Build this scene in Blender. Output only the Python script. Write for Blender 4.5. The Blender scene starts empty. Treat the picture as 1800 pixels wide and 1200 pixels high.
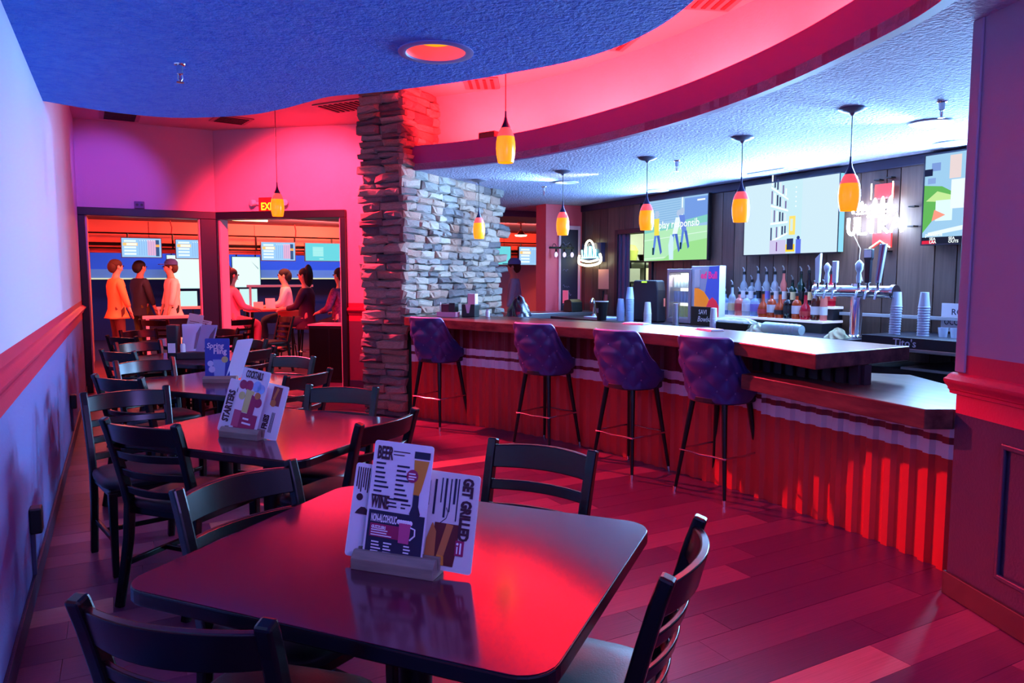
import bpy, bmesh, math, random
from mathutils import Vector, Matrix

random.seed(11)
SC = bpy.context.scene
COL = SC.collection
PI = math.pi
R = math.radians

# ------------------------------------------------------------------ camera, world, exposure, large lights
cam_data = bpy.data.cameras.new('camera')
cam_data.sensor_width = 36.0
cam_data.lens = 1280.0 / 1800.0 * 36.0
cam_data.clip_start = 0.05
cam = bpy.data.objects.new('camera', cam_data)
COL.objects.link(cam)
cam.location = (0.0, 0.0, 1.48)
cam.rotation_euler = (R(90 - 5.045), 0.0, R(-28.41))
SC.camera = cam

world = bpy.data.worlds.new('world')
SC.world = world
world.use_nodes = True
bg = world.node_tree.nodes['Background']
bg.inputs[0].default_value = (0.31, 0.22, 0.95, 1)
bg.inputs[1].default_value = 0.5

SC.view_settings.view_transform = 'Standard'
SC.view_settings.look = 'None'
SC.view_settings.exposure = 0.2
SC.view_settings.gamma = 1.0
SC.view_settings.use_curve_mapping = False
SC.cycles.max_bounces = 8
SC.cycles.diffuse_bounces = 4
SC.cycles.glossy_bounces = 4
SC.cycles.transmission_bounces = 6
SC.cycles.sample_clamp_indirect = 4.0


def lamp(name, kind, loc, energy, color, size=0.1, size_y=None, target=None, spot=None, blend=0.4, spread=None):
    d = bpy.data.lights.new(name, kind)
    d.energy = energy
    d.color = color
    if kind == 'AREA':
        d.size = size
        if size_y:
            d.shape = 'RECTANGLE'
            d.size_y = size_y
        if spread:
            d.spread = R(spread)
    else:
        d.shadow_soft_size = size
    if kind == 'SPOT':
        d.spot_size = R(spot or 90)
        d.spot_blend = blend
    o = bpy.data.objects.new(name, d)
    COL.objects.link(o)
    o.location = loc
    if target is not None:
        v = Vector(target) - Vector(loc)
        o.rotation_euler = v.to_track_quat('-Z', 'Y').to_euler()
    return o


RED = (1.0, 0.045, 0.055)
REDPINK = (1.0, 0.07, 0.13)
ORANGE = (1.0, 0.17, 0.10)
BLUE = (0.20, 0.36, 1.0)
ICE = (0.42, 0.62, 1.0)
VIOLET = (0.30, 0.10, 1.0)

# red stage wash lamps under the high ceiling by the lane openings
lamp('red_wash_lamp', 'SPOT', (1.2, 9.2, 3.36), 3900, (1.0, 0.03, 0.07), 0.06, target=(2.75, 5.1, 0.0), spot=44, blend=0.3)
lamp('red_wash_lamp', 'SPOT', (1.45, 8.4, 3.34), 1100, (1.0, 0.024, 0.065), 0.10, target=(2.45, 10.0, 1.6), spot=100, blend=0.6)
# red tape light lying in the trough behind the bar fascia
for p, q in (((3.05, 7.15), (3.55, 6.25)), ((3.64, 6.05), (3.82, 4.95)), ((3.84, 4.7), (3.82, 3.7)), ((3.76, 3.4), (3.52, 2.6)), ((3.42, 2.4), (3.3, 2.0))):
    mx, my = (p[0] + q[0]) / 2, (p[1] + q[1]) / 2
    ln = math.hypot(p[0] - q[0], p[1] - q[1])
    o = lamp('cove_tape_light', 'AREA', (mx, my, 2.76), 140 * ln, (1.0, 0.018, 0.028), ln, 0.05)
    o.rotation_euler = (PI, 0, math.atan2(q[1] - p[1], q[0] - p[0]))
# violet wash on the far left wall corner
lamp('violet_wash_lamp', 'SPOT', (0.3, 8.6, 3.34), 130, VIOLET, 0.06, target=(-0.1, 10.7, 2.55), spot=46, blend=0.7)
# added violet-blue fill from behind the camera for menus and pier
lamp('rear_fill_light', 'AREA', (0.9, -1.2, 2.62), 68, (0.40, 0.28, 1.0), 1.2, 0.6, target=(1.3, 2.6, 0.6))
# light thrown into the room by the three wall screens
for yy, zz, en in ((7.4, 2.1, 110), (5.57, 2.12, 170), (3.5, 2.16, 180)):
    lamp('screen_light', 'AREA', (6.36, yy, zz), en * 1.0, (0.26, 0.54, 1.0), 1.1, 0.7, target=(0.0, yy, zz - 0.2))
# added cool fill above the back bar, without fixtures
lamp('bar_fill_light', 'AREA', (5.9, 4.6, 2.57), 9, ICE, 0.9, 0.3, target=(5.6, 4.6, 0.0))
lamp('bar_fill_light', 'AREA', (5.6, 6.9, 2.57), 12, ICE, 0.9, 0.3, target=(5.4, 6.9, 0.0))
for x_, y_, ty in ((5.25, 3.31, 4.6), (4.73, 7.39, 6.6)):  # added cool spots filling the left wall, set at the ceiling speakers
    lamp('left_wall_fill_spot', 'SPOT', (x_, y_, 2.56), 430, (0.24, 0.56, 1.0), 0.05, target=(-0.4, ty, 1.35), spot=64, blend=0.5)
lamp('stone_wall_light', 'SPOT', (4.73, 6.6, 2.55), 120, (0.75, 0.80, 1.0), 0.05, target=(3.5, 7.9, 1.6), spot=95, blend=0.7)


# ------------------------------------------------------------------ helpers
def L(c):
    return tuple(((x / 255.0) / 12.92 if x / 255.0 <= 0.04045 else ((x / 255.0 + 0.055) / 1.055) ** 2.4) for x in c)


MATS = {}


def mat(name, col, rough=0.5, metal=0.0, spec=0.5, emit=None, estr=0.0, noise=None, bump=None, coat=0.0, trans=0.0, alpha=1.0, sheen=0.0):
    """noise=(scale xyz, second colour, contrast), bump=(scale, strength, distance)"""
    if name in MATS:
        return MATS[name]
    m = bpy.data.materials.new(name)
    m.use_nodes = True
    nt = m.node_tree
    b = nt.nodes['Principled BSDF']
    c = (*L(col), 1)
    b.inputs['Base Color'].default_value = c
    b.inputs['Roughness'].default_value = rough
    b.inputs['Metallic'].default_value = metal
    b.inputs['Specular IOR Level'].default_value = spec
    b.inputs['Coat Weight'].default_value = coat
    b.inputs['Transmission Weight'].default_value = trans
    b.inputs['Alpha'].default_value = alpha
    b.inputs['Sheen Weight'].default_value = sheen
    if emit is not None:
        b.inputs['Emission Color'].default_value = (*L(emit), 1)
        b.inputs['Emission Strength'].default_value = estr
    if noise or bump:
        tc = nt.nodes.new('ShaderNodeTexCoord')
    if noise:
        mp = nt.nodes.new('ShaderNodeMapping')
        mp.inputs['Scale'].default_value = noise[0]
        nz = nt.nodes.new('ShaderNodeTexNoise')
        nz.inputs['Scale'].default_value = 1.0
        nz.inputs['Detail'].default_value = 5.0
        nz.inputs['Roughness'].default_value = 0.6
        rp = nt.nodes.new('ShaderNodeValToRGB')
        k = noise[2] if len(noise) > 2 else 0.2
        rp.color_ramp.elements[0].position = 0.5 - k
        rp.color_ramp.elements[1].position = 0.5 + k
        rp.color_ramp.elements[0].color = c
        rp.color_ramp.elements[1].color = (*L(noise[1]), 1)
        nt.links.new(tc.outputs['Object'], mp.inputs[0])
        nt.links.new(mp.outputs[0], nz.inputs['Vector'])
        nt.links.new(nz.outputs['Fac'], rp.inputs[0])
        nt.links.new(rp.outputs[0], b.inputs['Base Color'])
    if bump:
        nb = nt.nodes.new('ShaderNodeTexNoise')
        nb.inputs['Scale'].default_value = bump[0]
        nb.inputs['Detail'].default_value = 4.0
        bp = nt.nodes.new('ShaderNodeBump')
        bp.inputs['Strength'].default_value = bump[1]
        bp.inputs['Distance'].default_value = bump[2]
        nt.links.new(tc.outputs['Object'], nb.inputs['Vector'])
        nt.links.new(nb.outputs['Fac'], bp.inputs['Height'])
        nt.links.new(bp.outputs[0], b.inputs['Normal'])
    MATS[name] = m
    return m


def glow(name, col, strength):
    if name in MATS:
        return MATS[name]
    m = bpy.data.materials.new(name)
    m.use_nodes = True
    nt = m.node_tree
    nt.nodes.clear()
    e = nt.nodes.new('ShaderNodeEmission')
    e.inputs[0].default_value = (*L(col), 1)
    e.inputs[1].default_value = strength
    o = nt.nodes.new('ShaderNodeOutputMaterial')
    nt.links.new(e.outputs[0], o.inputs[0])
    MATS[name] = m
    return m


class MB:
    def __init__(s):
        s.v, s.f, s.m = [], [], []

    def add(s, vs, fs, mi=0, T=None):
        n = len(s.v)
        for p in vs:
            p = Vector(p)
            s.v.append(T @ p if T is not None else p)
        for f in fs:
            s.f.append([n + i for i in f])
            s.m.append(mi)
        return s

    def box(s, x0, x1, y0, y1, z0, z1, mi=0, T=None):
        vs = [(x, y, z) for x in (x0, x1) for y in (y0, y1) for z in (z0, z1)]
        fs = [(0, 1, 3, 2), (4, 6, 7, 5), (0, 4, 5, 1), (2, 3, 7, 6), (0, 2, 6, 4), (1, 5, 7, 3)]
        return s.add(vs, fs, mi, T)

    def prism(s, poly, z0, z1, mi=0, T=None, side=None):
        n = len(poly)
        area = sum(poly[i][0] * poly[(i + 1) % n][1] - poly[(i + 1) % n][0] * poly[i][1] for i in range(n))
        if area < 0:
            poly = poly[::-1]
        vs = [(x, y, z0) for x, y in poly] + [(x, y, z1) for x, y in poly]
        s.add(vs, [tuple(range(n - 1, -1, -1)), tuple(range(n, 2 * n))], mi, T)
        k = len(s.v) - 2 * n
        for i in range(n):
            j = (i + 1) % n
            s.f.append([k + i, k + j, k + n + j, k + n + i])
            s.m.append(mi if side is None else side)
        return s

    def lathe(s, prof, seg=16, T=None, mi=0, cap=True):
        vs, fs = [], []
        n = len(prof)
        for r, z in prof:
            for k in range(seg):
                a = 2 * PI * k / seg
                vs.append((r * math.cos(a), r * math.sin(a), z))
        for i in range(n - 1):
            for k in range(seg):
                k2 = (k + 1) % seg
                fs.append((i * seg + k, i * seg + k2, (i + 1) * seg + k2, (i + 1) * seg + k))
        if cap:
            if prof[0][0] > 1e-5:
                fs.append(tuple(range(seg - 1, -1, -1)))
            if prof[-1][0] > 1e-5:
                fs.append(tuple((n - 1) * seg + k for k in range(seg)))
        return s.add(vs, fs, mi, T)

    def tube(s, pts, r, seg=8, mi=0, T=None, closed=False):
        pts = [Vector(p) for p in pts]
        n = len(pts)
        rs = r if isinstance(r, (list, tuple)) else [r] * n
        vs, fs = [], []
        prev = None
        for i, p in enumerate(pts):
            a = pts[i - 1] if (i > 0 or closed) else p
            b = pts[(i + 1) % n] if (i < n - 1 or closed) else p
            d = (b - a).normalized()
            if prev is None:
                ref = Vector((0, 0, 1)) if abs(d.z) < 0.9 else Vector((1, 0, 0))
                u = d.cross(ref).normalized()
            else:
                u = (prev - d * prev.dot(d)).normalized()
            prev = u
            w = d.cross(u)
            for k in range(seg):
                t = 2 * PI * k / seg
                vs.append(p + (u * math.cos(t) + w * math.sin(t)) * rs[i])
        for i in range(n if closed else n - 1):
            j = (i + 1) % n
            for k in range(seg):
                k2 = (k + 1) % seg
                fs.append((i * seg + k, j * seg + k, j * seg + k2, i * seg + k2))
        if not closed:
            fs.append(tuple(range(seg)))
            fs.append(tuple((n - 1) * seg + k for k in range(seg - 1, -1, -1)))
        return s.add(vs, fs, mi, T)

    def sweep(s, pts, w, d, mi=0, T=None, side=(1, 0, 0)):
        """rectangular section w (along side) by d swept along pts"""
        pts = [Vector(p) for p in pts]
        sd = Vector(side)
        n = len(pts)
        vs, fs = [], []
        for i, p in enumerate(pts):
            a = pts[max(0, i - 1)]
            b = pts[min(n - 1, i + 1)]
            t = (b - a).normalized()
            u = (sd - t * sd.dot(t)).normalized()
            q = t.cross(u)
            wi = w[i] if isinstance(w, (list, tuple)) else w
            di = d[i] if isinstance(d, (list, tuple)) else d
            for cu, cq in ((-1, -1), (1, -1), (1, 1), (-1, 1)):
                vs.append(p + u * cu * wi / 2 + q * cq * di / 2)
        for i in range(n - 1):
            for k in range(4):
                k2 = (k + 1) % 4
                fs.append((i * 4 + k, i * 4 + k2, i * 4 + 4 + k2, i * 4 + 4 + k))
        fs.append((3, 2, 1, 0))
        fs.append(tuple(n * 4 - 4 + k for k in range(4)))
        return s.add(vs, fs, mi, T)

    def ball(s, c, r, seg=12, rings=8, mi=0, T=None):
        rx, ry, rz = r if isinstance(r, (tuple, list)) else (r, r, r)
        vs = [(c[0], c[1], c[2] - rz)]
        for i in range(1, rings):
            t = PI * i / rings - PI / 2
            for k in range(seg):
                a = 2 * PI * k / seg
                vs.append((c[0] + rx * math.cos(t) * math.cos(a), c[1] + ry * math.cos(t) * math.sin(a), c[2] + rz * math.sin(t)))
        vs.append((c[0], c[1], c[2] + rz))
        fs = []
        for k in range(seg):
            fs.append((0, 1 + (k + 1) % seg, 1 + k))
            o = 1 + (rings - 2) * seg
            fs.append((o + k, o + (k + 1) % seg, len(vs) - 1))
        for i in range(rings - 2):
            for k in range(seg):
                k2 = (k + 1) % seg
                fs.append((1 + i * seg + k, 1 + i * seg + k2, 1 + (i + 1) * seg + k2, 1 + (i + 1) * seg + k))
        return s.add(vs, fs, mi, T)

    def grid(s, fn, nu, nv, mi=0, T=None, closeu=False):
        vs = [fn(i / (nu if closeu else nu - 1), j / (nv - 1)) for j in range(nv) for i in range(nu)]
        fs = []
        for j in range(nv - 1):
            for i in range(nu if closeu else nu - 1):
                i2 = (i + 1) % nu
                fs.append((j * nu + i, j * nu + i2, (j + 1) * nu + i2, (j + 1) * nu + i))
        return s.add(vs, fs, mi, T)

    def mesh(s, name, mats, smooth=None):
        me = bpy.data.meshes.new(name)
        me.from_pydata([tuple(v) for v in s.v], [], s.f)
        for m in (mats if isinstance(mats, (list, tuple)) else [mats]):
            me.materials.append(m)
        if len(me.materials) > 1:
            me.polygons.foreach_set('material_index', s.m)
        if smooth:
            me.polygons.foreach_set('use_smooth', [True] * len(me.polygons))
            me.set_sharp_from_angle(angle=R(smooth))
        me.update()
        return me

    def obj(s, name, mats, parent=None, smooth=None, bev=0, seg=2, loc=None, rot=None):
        return link(name, s.mesh(name, mats, smooth), parent, bev, seg, loc, rot)


def link(name, me, parent=None, bev=0, seg=2, loc=None, rot=None):
    o = bpy.data.objects.new(name, me)
    COL.objects.link(o)
    if parent is not None:
        o.parent = parent
    if loc is not None:
        o.location = loc
    if rot is not None:
        o.rotation_euler = rot
    if bev:
        b = o.modifiers.new('bevel', 'BEVEL')
        b.width = bev
        b.segments = seg
        b.limit_method = 'ANGLE'
        b.angle_limit = R(40)
    return o


def tag(o, label, cat=None, group=None, kind=None):
    o['label'] = label
    if cat:
        o['category'] = cat
    if group:
        o['group'] = group
    if kind:
        o['kind'] = kind
    return o


def thing(name, label, cat, loc=(0, 0, 0), rz=0.0, group=None):
    o = bpy.data.objects.new(name, None)
    COL.objects.link(o)
    o.empty_display_size = 0.1
    o.location = loc
    o.rotation_euler = (0, 0, rz)
    return tag(o, label, cat, group)


def copy_tree(o, parent=None):
    c = o.copy()
    COL.objects.link(c)
    c.parent = parent
    for ch in o.children:
        copy_tree(ch, c)
    return c


def struct(o, label=None):
    o['kind'] = 'structure'
    if label:
        o['label'] = label
    return o


def spline(pts, n=8, closed=False):
    out = []
    P = [Vector((*p, 0)) if len(p) == 2 else Vector(p) for p in pts]
    N = len(P)
    rng = range(N) if closed else range(N - 1)
    for i in rng:
        p0 = P[i - 1] if (i > 0 or closed) else P[0] * 2 - P[1]
        p1, p2 = P[i], P[(i + 1) % N]
        p3 = P[(i + 2) % N] if (i + 2 < N or closed) else P[-1] * 2 - P[-2]
        for k in range(n):
            t = k / n
            out.append(0.5 * ((2 * p1) + (p2 - p0) * t + (2 * p0 - 5 * p1 + 4 * p2 - p3) * t * t + (3 * p1 - p0 - 3 * p2 + p3) * t ** 3))
    if not closed:
        out.append(P[-1])
    return out


def rrect(w, h, r, n=5):
    out = []
    for cx, cy, a0 in ((w / 2 - r, h / 2 - r, 0), (-w / 2 + r, h / 2 - r, 90), (-w / 2 + r, -h / 2 + r, 180), (w / 2 - r, -h / 2 + r, 270)):
        for k in range(n + 1):
            a = R(a0 + 90 * k / n)
            out.append((cx + r * math.cos(a), cy + r * math.sin(a)))
    return out


def text_mesh(txt, size, m, depth=0.0004, bold=0.0, sx=1.0, align='LEFT', shear=0.0):
    cu = bpy.data.curves.new('lettering', 'FONT')
    cu.body = txt
    cu.size = size
    cu.extrude = depth
    cu.offset = bold
    cu.align_x = align
    cu.shear = shear
    cu.resolution_u = 2
    t = bpy.data.objects.new('lettering', cu)
    COL.objects.link(t)
    dg = bpy.context.evaluated_depsgraph_get()
    dg.update()
    me = bpy.data.meshes.new_from_object(t.evaluated_get(dg))
    bpy.data.objects.remove(t)
    bpy.data.curves.remove(cu)
    me.transform(Matrix.Scale(sx, 4, (1, 0, 0)))
    me.materials.clear()
    me.materials.append(m)
    return me


def M4(loc=(0, 0, 0), rz=0, rx=0, ry=0):
    return Matrix.Translation(loc) @ Matrix.Rotation(rz, 4, 'Z') @ Matrix.Rotation(ry, 4, 'Y') @ Matrix.Rotation(rx, 4, 'X')


# ------------------------------------------------------------------ materials
WALL = mat('pale blue grey wall paint', (184, 198, 226), 0.6, bump=(90, 0.15, 0.01))
WALLB = mat('red lit grey wall paint', (205, 178, 190), 0.6, bump=(90, 0.15, 0.01))  # light grey paint with red light put into the colour
BAND = mat('crimson band paint', (196, 26, 70), 0.45, bump=(70, 0.15, 0.01))
LOWER = mat('blue lit dark grey paint', (92, 118, 182), 0.5, bump=(70, 0.2, 0.01))  # same dark grey as the pier panels, blue light put into the colour
LOWDARK = mat('charcoal panel paint', (40, 42, 70), 0.45, bump=(70, 0.2, 0.01))
PLUM = mat('plum fascia paint', (118, 44, 122), 0.55)
UPRED = mat('warm white cove paint', (226, 190, 190), 0.6, bump=(60, 0.15, 0.01))
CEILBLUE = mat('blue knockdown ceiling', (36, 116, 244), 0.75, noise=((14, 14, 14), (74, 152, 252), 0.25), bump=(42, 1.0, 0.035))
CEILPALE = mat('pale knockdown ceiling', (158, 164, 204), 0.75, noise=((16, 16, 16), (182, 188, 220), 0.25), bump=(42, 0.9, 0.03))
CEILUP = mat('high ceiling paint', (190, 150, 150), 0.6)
FRAME = mat('black painted frame', (26, 20, 36), 0.35)
BLACKW = mat('black lacquered wood', (9, 8, 13), 0.26, spec=0.45)
VINYL = mat('black vinyl', (15, 16, 27), 0.42, bump=(220, 0.12, 0.004))
BLACKP = mat('black plastic', (12, 12, 16), 0.4)
BLACKM = mat('black metal', (14, 13, 18), 0.35, metal=0.4)
CHROME = mat('chrome', (225, 225, 230), 0.12, metal=1.0)
STEEL = mat('brushed steel', (180, 182, 190), 0.28, metal=1.0)
WHITEP = mat('white plastic', (225, 226, 232), 0.4)
PAPER = mat('white card', (216, 216, 228), 0.55)
DARKWOOD = mat('dark bar wood', (58, 36, 38), 0.28, noise=((14, 1.4, 14), (104, 68, 64), 0.2), spec=0.07)
LAMTOP = mat('maroon table laminate', (66, 18, 44), 0.13, noise=((40, 40, 40), (80, 26, 52), 0.3), spec=0.8)
LAMEDGE = mat('black table edge', (10, 9, 13), 0.25)
NAVYVIN = mat('navy tufted vinyl', (42, 48, 108), 0.42, spec=0.5)
PIPING = mat('pale piping', (150, 160, 205), 0.35)
ORD = ['leftmost', 'second from left', 'third from left', 'fourth from left', 'fifth from left', 'sixth from left', 'seventh from left', 'eighth from left', 'ninth from left', 'tenth from left', 'eleventh from left', 'twelfth from left', 'rightmost']

# ================================================================== SETTING
# ---- floor of planks running across the room
PLANKM = [mat('plank umber', (68, 30, 64), 0.32, noise=((3, 26, 26), (94, 42, 80), 0.25), bump=(60, 0.1, 0.003)),
          mat('plank walnut', (86, 40, 74), 0.32, noise=((3, 26, 26), (112, 54, 88), 0.25), bump=(60, 0.1, 0.003)),
          mat('plank chestnut', (106, 52, 82), 0.34, noise=((3, 26, 26), (132, 70, 96), 0.25), bump=(60, 0.1, 0.003)),
          mat('plank pale', (182, 122, 122), 0.36, noise=((3, 26, 26), (150, 96, 98), 0.25), bump=(60, 0.1, 0.003))]
floor = struct(MB().box(-0.4, 6.6, -1.5, 10.9, -0.12, -0.012).obj('floor', mat('dark plank joint', (20, 12, 14), 0.7)), 'dark wood plank floor of the dining room')
plank_mesh = {}
prow = 0.178
pale = {(9, 1), (14, 2), (17, 0), (6, 2), (22, 1), (26, 2)}
y = 0.55
i = 0
rp = random.Random(5)
while y < 10.85:
    x = -0.39 - rp.random() * 1.1
    j = 0
    while x < 3.72:
        ln = 1.22
        x0, x1 = max(x, -0.39), min(x + ln, 3.95)
        if x1 - x0 > 0.06:
            mi = 3 if (i, j) in pale else rp.choice([0, 0, 0, 1, 1, 2])
            key = mi
            if key not in plank_mesh:
                plank_mesh[key] = MB().box(-0.5, 0.5, -0.5, 0.5, -1, 0).mesh('plank', PLANKM[mi])
            o = link('plank', plank_mesh[key], floor)
            o.scale = (x1 - x0 - 0.002, prow - 0.002, 0.012)
            o.location = ((x0 + x1) / 2, y + prow / 2, rp.uniform(-0.0006, 0.0))
        x += ln
        j += 1
    y += prow
    i += 1

# ---- left wall
def banded(mb, x0, x1, y0, y1, ztop, b0, b1, up, T=None, lowi=2):
    mb.box(x0, x1, y0, y1, 0, b0, lowi, T)
    mb.box(x0, x1, y0, y1, b0, b1, 1, T)
    mb.box(x0, x1, y0, y1, b1, ztop, up, T)

def rail_mesh(length, m, name, parent, T):
    prof = [(0, 0), (0.012, 0.004), (0.014, 0.018), (0.022, 0.024), (0.024, 0.034), (0.040, 0.050), (0.046, 0.062), (0.046, 0.072), (0.030, 0.080), (0.022, 0.090), (0.010, 0.096), (0, 0.1)]
    mb = MB()
    n = len(prof)
    vs = [(0, -d, z) for d, z in prof] + [(length, -d, z) for d, z in prof]
    mb.add(vs, [(k, k + 1, n + k + 1, n + k) for k in range(n - 1)] + [tuple(range(n)), tuple(range(2 * n - 1, n - 1, -1))], 0, T)
    return mb.obj(name, m, parent, smooth=35)

mb = MB()
banded(mb, -0.55, -0.4, -1.5, 10.75, 3.45, 0.96, 1.19, 0)
wl = struct(mb.obj('wall_left', [WALL, BAND, LOWER]), 'long left wall, pale above a crimson band and dark grey tinted by blue light below')
rail_mesh(12.2, BAND, 'chair_rail', wl, Matrix.Translation((-0.4, -1.5, 1.035)) @ Matrix.Rotation(PI / 2, 4, 'Z'))
struct(MB().box(-0.4, -0.386, -1.5, 10.7, 0, 0.10).obj('baseboard_left', LOWDARK, bev=0.003))

# ---- window wall at the far end: straight part and angled part with cased openings
HEAD = 2.26
mb = MB()
mb.box(-0.4, 1.22, 10.75, 10.9, HEAD + 0.1, 3.45, 0)
struct(mb.obj('wall_back', [WALLB]), 'far wall above the opening to the bowling lanes')
A0 = Vector((1.20, 10.78, 0))
A1 = Vector((3.42, 8.92, 0))
adir = (A1 - A0).normalized()
alen = (A1 - A0).length
TA = Matrix.Translation(A0) @ Matrix.Rotation(math.atan2(adir.y, adir.x), 4, 'Z')
OPB = 1.87     # right end of the angled opening
mb = MB()
mb.box(0, OPB, 0, 0.15, HEAD + 0.1, 3.45, 0, TA)
banded(mb, OPB, alen, 0, 0.15, 3.45, 0.90, 1.14, 0, TA)
wb = struct(mb.obj('wall_back_angled', [WALLB, BAND, mat('red lit dark grey paint', (104, 44, 74), 0.5)]), 'angled far wall beside the stone column, pale grey above and dark grey below, both tinted by red light')  # plum stands for dark grey paint with red light put in
rail_mesh(alen - OPB - 0.05, BAND, 'chair_rail', wb, TA @ Matrix.Translation((OPB + 0.05, 0, 0.985)))
struct(MB().box(OPB + 0.06, alen, -0.014, 0, 0, 0.11, 0, TA).obj('baseboard_back', LOWDARK))
# frames
mb = MB()
mb.box(-0.4, -0.32, 10.70, 10.92, 0, HEAD, 0)
f1 = struct(MB().box(-0.4, 1.22, 10.69, 10.93, HEAD, HEAD + 0.1).obj('door_1', FRAME, bev=0.006), 'black cased opening looking on to the lanes, left of the post')
mb.obj('jamb', FRAME, f1, bev=0.006)
MB().box(-0.322, -0.305, 10.74, 10.90, 0, HEAD).obj('jamb_liner', WALLB, f1)
MB().box(1.02, 1.22, 10.69, 10.93, 0, HEAD).obj('post', FRAME, f1, bev=0.006)
MB().box(1.003, 1.02, 10.72, 10.90, 0, HEAD).obj('jamb_liner', mat('pale jamb', (214, 196, 200), 0.5), f1)
f2 = struct(MB().box(0.0, OPB + 0.07, -0.06, 0.18, HEAD, HEAD + 0.1, 0, TA).obj('door_2', FRAME, bev=0.006), 'black cased opening in the angled wall, left of the stone column')
MB().box(0.0, 0.09, -0.06, 0.18, 0, HEAD, 0, TA).obj('post', FRAME, f2, bev=0.006)
MB().box(0.09, 0.115, -0.03, 0.15, 0, HEAD, 0, TA).obj('jamb_liner', MATS['pale jamb'], f2)
MB().box(OPB, OPB + 0.07, -0.06, 0.18, 0, HEAD, 0, TA).obj('jamb', FRAME, f2, bev=0.006)
MB().box(OPB - 0.02, OPB, -0.03, 0.15, 0, HEAD, 0, TA).obj('jamb_liner', MATS['pale jamb'], f2)

# ---- high ceiling with slot vents
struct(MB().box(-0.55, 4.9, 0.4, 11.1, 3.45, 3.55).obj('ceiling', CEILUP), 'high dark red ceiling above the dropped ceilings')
def ceiling_vent(loc, rz, n, label):
    t = thing('ceiling_vent', label, 'vent', loc, rz, 'slotted vents in the high ceiling')
    w = 0.075 * n
    MB().box(-0.22, 0.22, -w / 2 - 0.03, w / 2 + 0.03, -0.012, 0).obj('plate', mat('vent plate', (150, 100, 104), 0.5), t, bev=0.003)
    sl = MB().box(-0.17, 0.17, -0.016, 0.016, -0.02, -0.0125).mesh('slot', mat('vent slot', (34, 12, 18), 0.7))
    for k in range(n):
        link('slot', sl, t, loc=(0, -w / 2 + 0.075 * (k + 0.5), 0))
ceiling_vent((2.42, 8.48, 3.45), R(35), 8, 'slotted vent in the high ceiling left of the stone column')
ceiling_vent((0.12, 10.25, 3.45), R(2), 8, 'slotted vent in the high ceiling at the far left corner')
ceiling_vent((1.35, 9.9, 3.45), R(8), 5, 'slotted vent in the high ceiling above the corner post')
ceiling_vent((3.72, 4.05, 3.45), R(70), 7, 'slotted vent in the red cove near the top edge of the picture')
ceiling_vent((3.7, 5.15, 3.45), R(75), 5, 'middle slotted vent in the red cove')
ceiling_vent((3.35, 6.85, 3.45), R(60), 4, 'slotted vent in the red cove next to the stone column')

# ---- dropped blue ceiling with its curving edge
edge = [(-0.4, 6.12), (-0.15, 6.23), (0.15, 6.30), (0.49, 6.25), (0.90, 5.93), (1.10, 5.60), (1.23, 5.27), (1.32, 5.05), (1.46, 4.90), (1.67, 4.66), (1.93, 4.31), (2.14, 3.95), (2.31, 3.61), (2.39, 3.30), (2.39, 2.93), (2.30, 2.56), (2.12, 2.1), (1.9, 1.6), (1.6, 0.9), (1.35, 0), (1.25, -1.5)]
poly = [(p.x, p.y) for p in spline(edge, 6)] + [(-0.4, -1.5)]
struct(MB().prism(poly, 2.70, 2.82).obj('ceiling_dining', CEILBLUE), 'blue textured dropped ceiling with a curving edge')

# ---- bar ceiling, fascia, trough and upper wall
fas = [(2.62, 7.50), (3.06, 6.88), (3.38, 6.17), (3.53, 5.50), (3.60, 4.76), (3.60, 4.11), (3.53, 3.5), (3.41, 2.95), (3.25, 2.46), (3.14, 2.16), (3.02, 1.92), (2.80, 1.6), (2.5, 1.2)]
FC = spline(fas, 6)
def offset_curve(pts, d):
    out = []
    for i, p in enumerate(pts):
        a, b = pts[max(0, i - 1)], pts[min(len(pts) - 1, i + 1)]
        t = (b - a).normalized()
        out.append(p + Vector((-t.y, t.x, 0)) * d)
    return out
poly = [(p.x, p.y) for p in FC] + [(2.5, -0.2), (6.6, -0.2), (6.6, 11.4), (5.2, 11.4), (3.9, 8.75)]
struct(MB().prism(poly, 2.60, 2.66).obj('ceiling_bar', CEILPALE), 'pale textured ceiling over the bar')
def ribbon(curve, d0, d1, z0, z1, name, m, smooth=30):
    a, b = offset_curve(curve, d0), offset_curve(curve, d1)
    mbb = MB()
    n = len(curve)
    vs = [(p.x, p.y, z) for z in (z0, z1) for p in a] + [(p.x, p.y, z) for z in (z0, z1) for p in b]
    fs = []
    for i in range(n - 1):
        fs += [(i, n + i, n + i + 1, i + 1), (2 * n + i, 2 * n + i + 1, 3 * n + i + 1, 3 * n + i), (n + i, 3 * n + i, 3 * n + i + 1, n + i + 1), (i, i + 1, 2 * n + i + 1, 2 * n + i)]
    fs += [(0, 2 * n, 3 * n, n), (n - 1, 2 * n - 1, 4 * n - 1, 3 * n - 1)]
    mbb.add(vs, fs)
    return mbb.obj(name, m, smooth=smooth)
FC2 = FC[:-9]
struct(ribbon(FC2, 0.0, 0.06, 2.595, 2.84, 'trim_1', PLUM), 'curved plum fascia along the edge of the bar ceiling')
struct(ribbon(FC2, 0.06, 0.52, 2.66, 2.70, 'trim_2', UPRED), 'light trough behind the curved fascia')
struct(ribbon(FC2, 0.50, 0.60, 2.66, 3.45, 'wall_cove', UPRED), 'curved upper wall of the red cove above the bar')
COVEL = {7.06: 'small cove spotlight in the trough next to the stone column', 6.05: 'small cove spotlight in the trough above the second bar stool', 4.9: 'small cove spotlight in the trough above the third bar stool', 3.75: 'small cove spotlight in the trough above the stool by the lower counter', 2.75: 'small cove spotlight at the pier end of the trough'}
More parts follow.
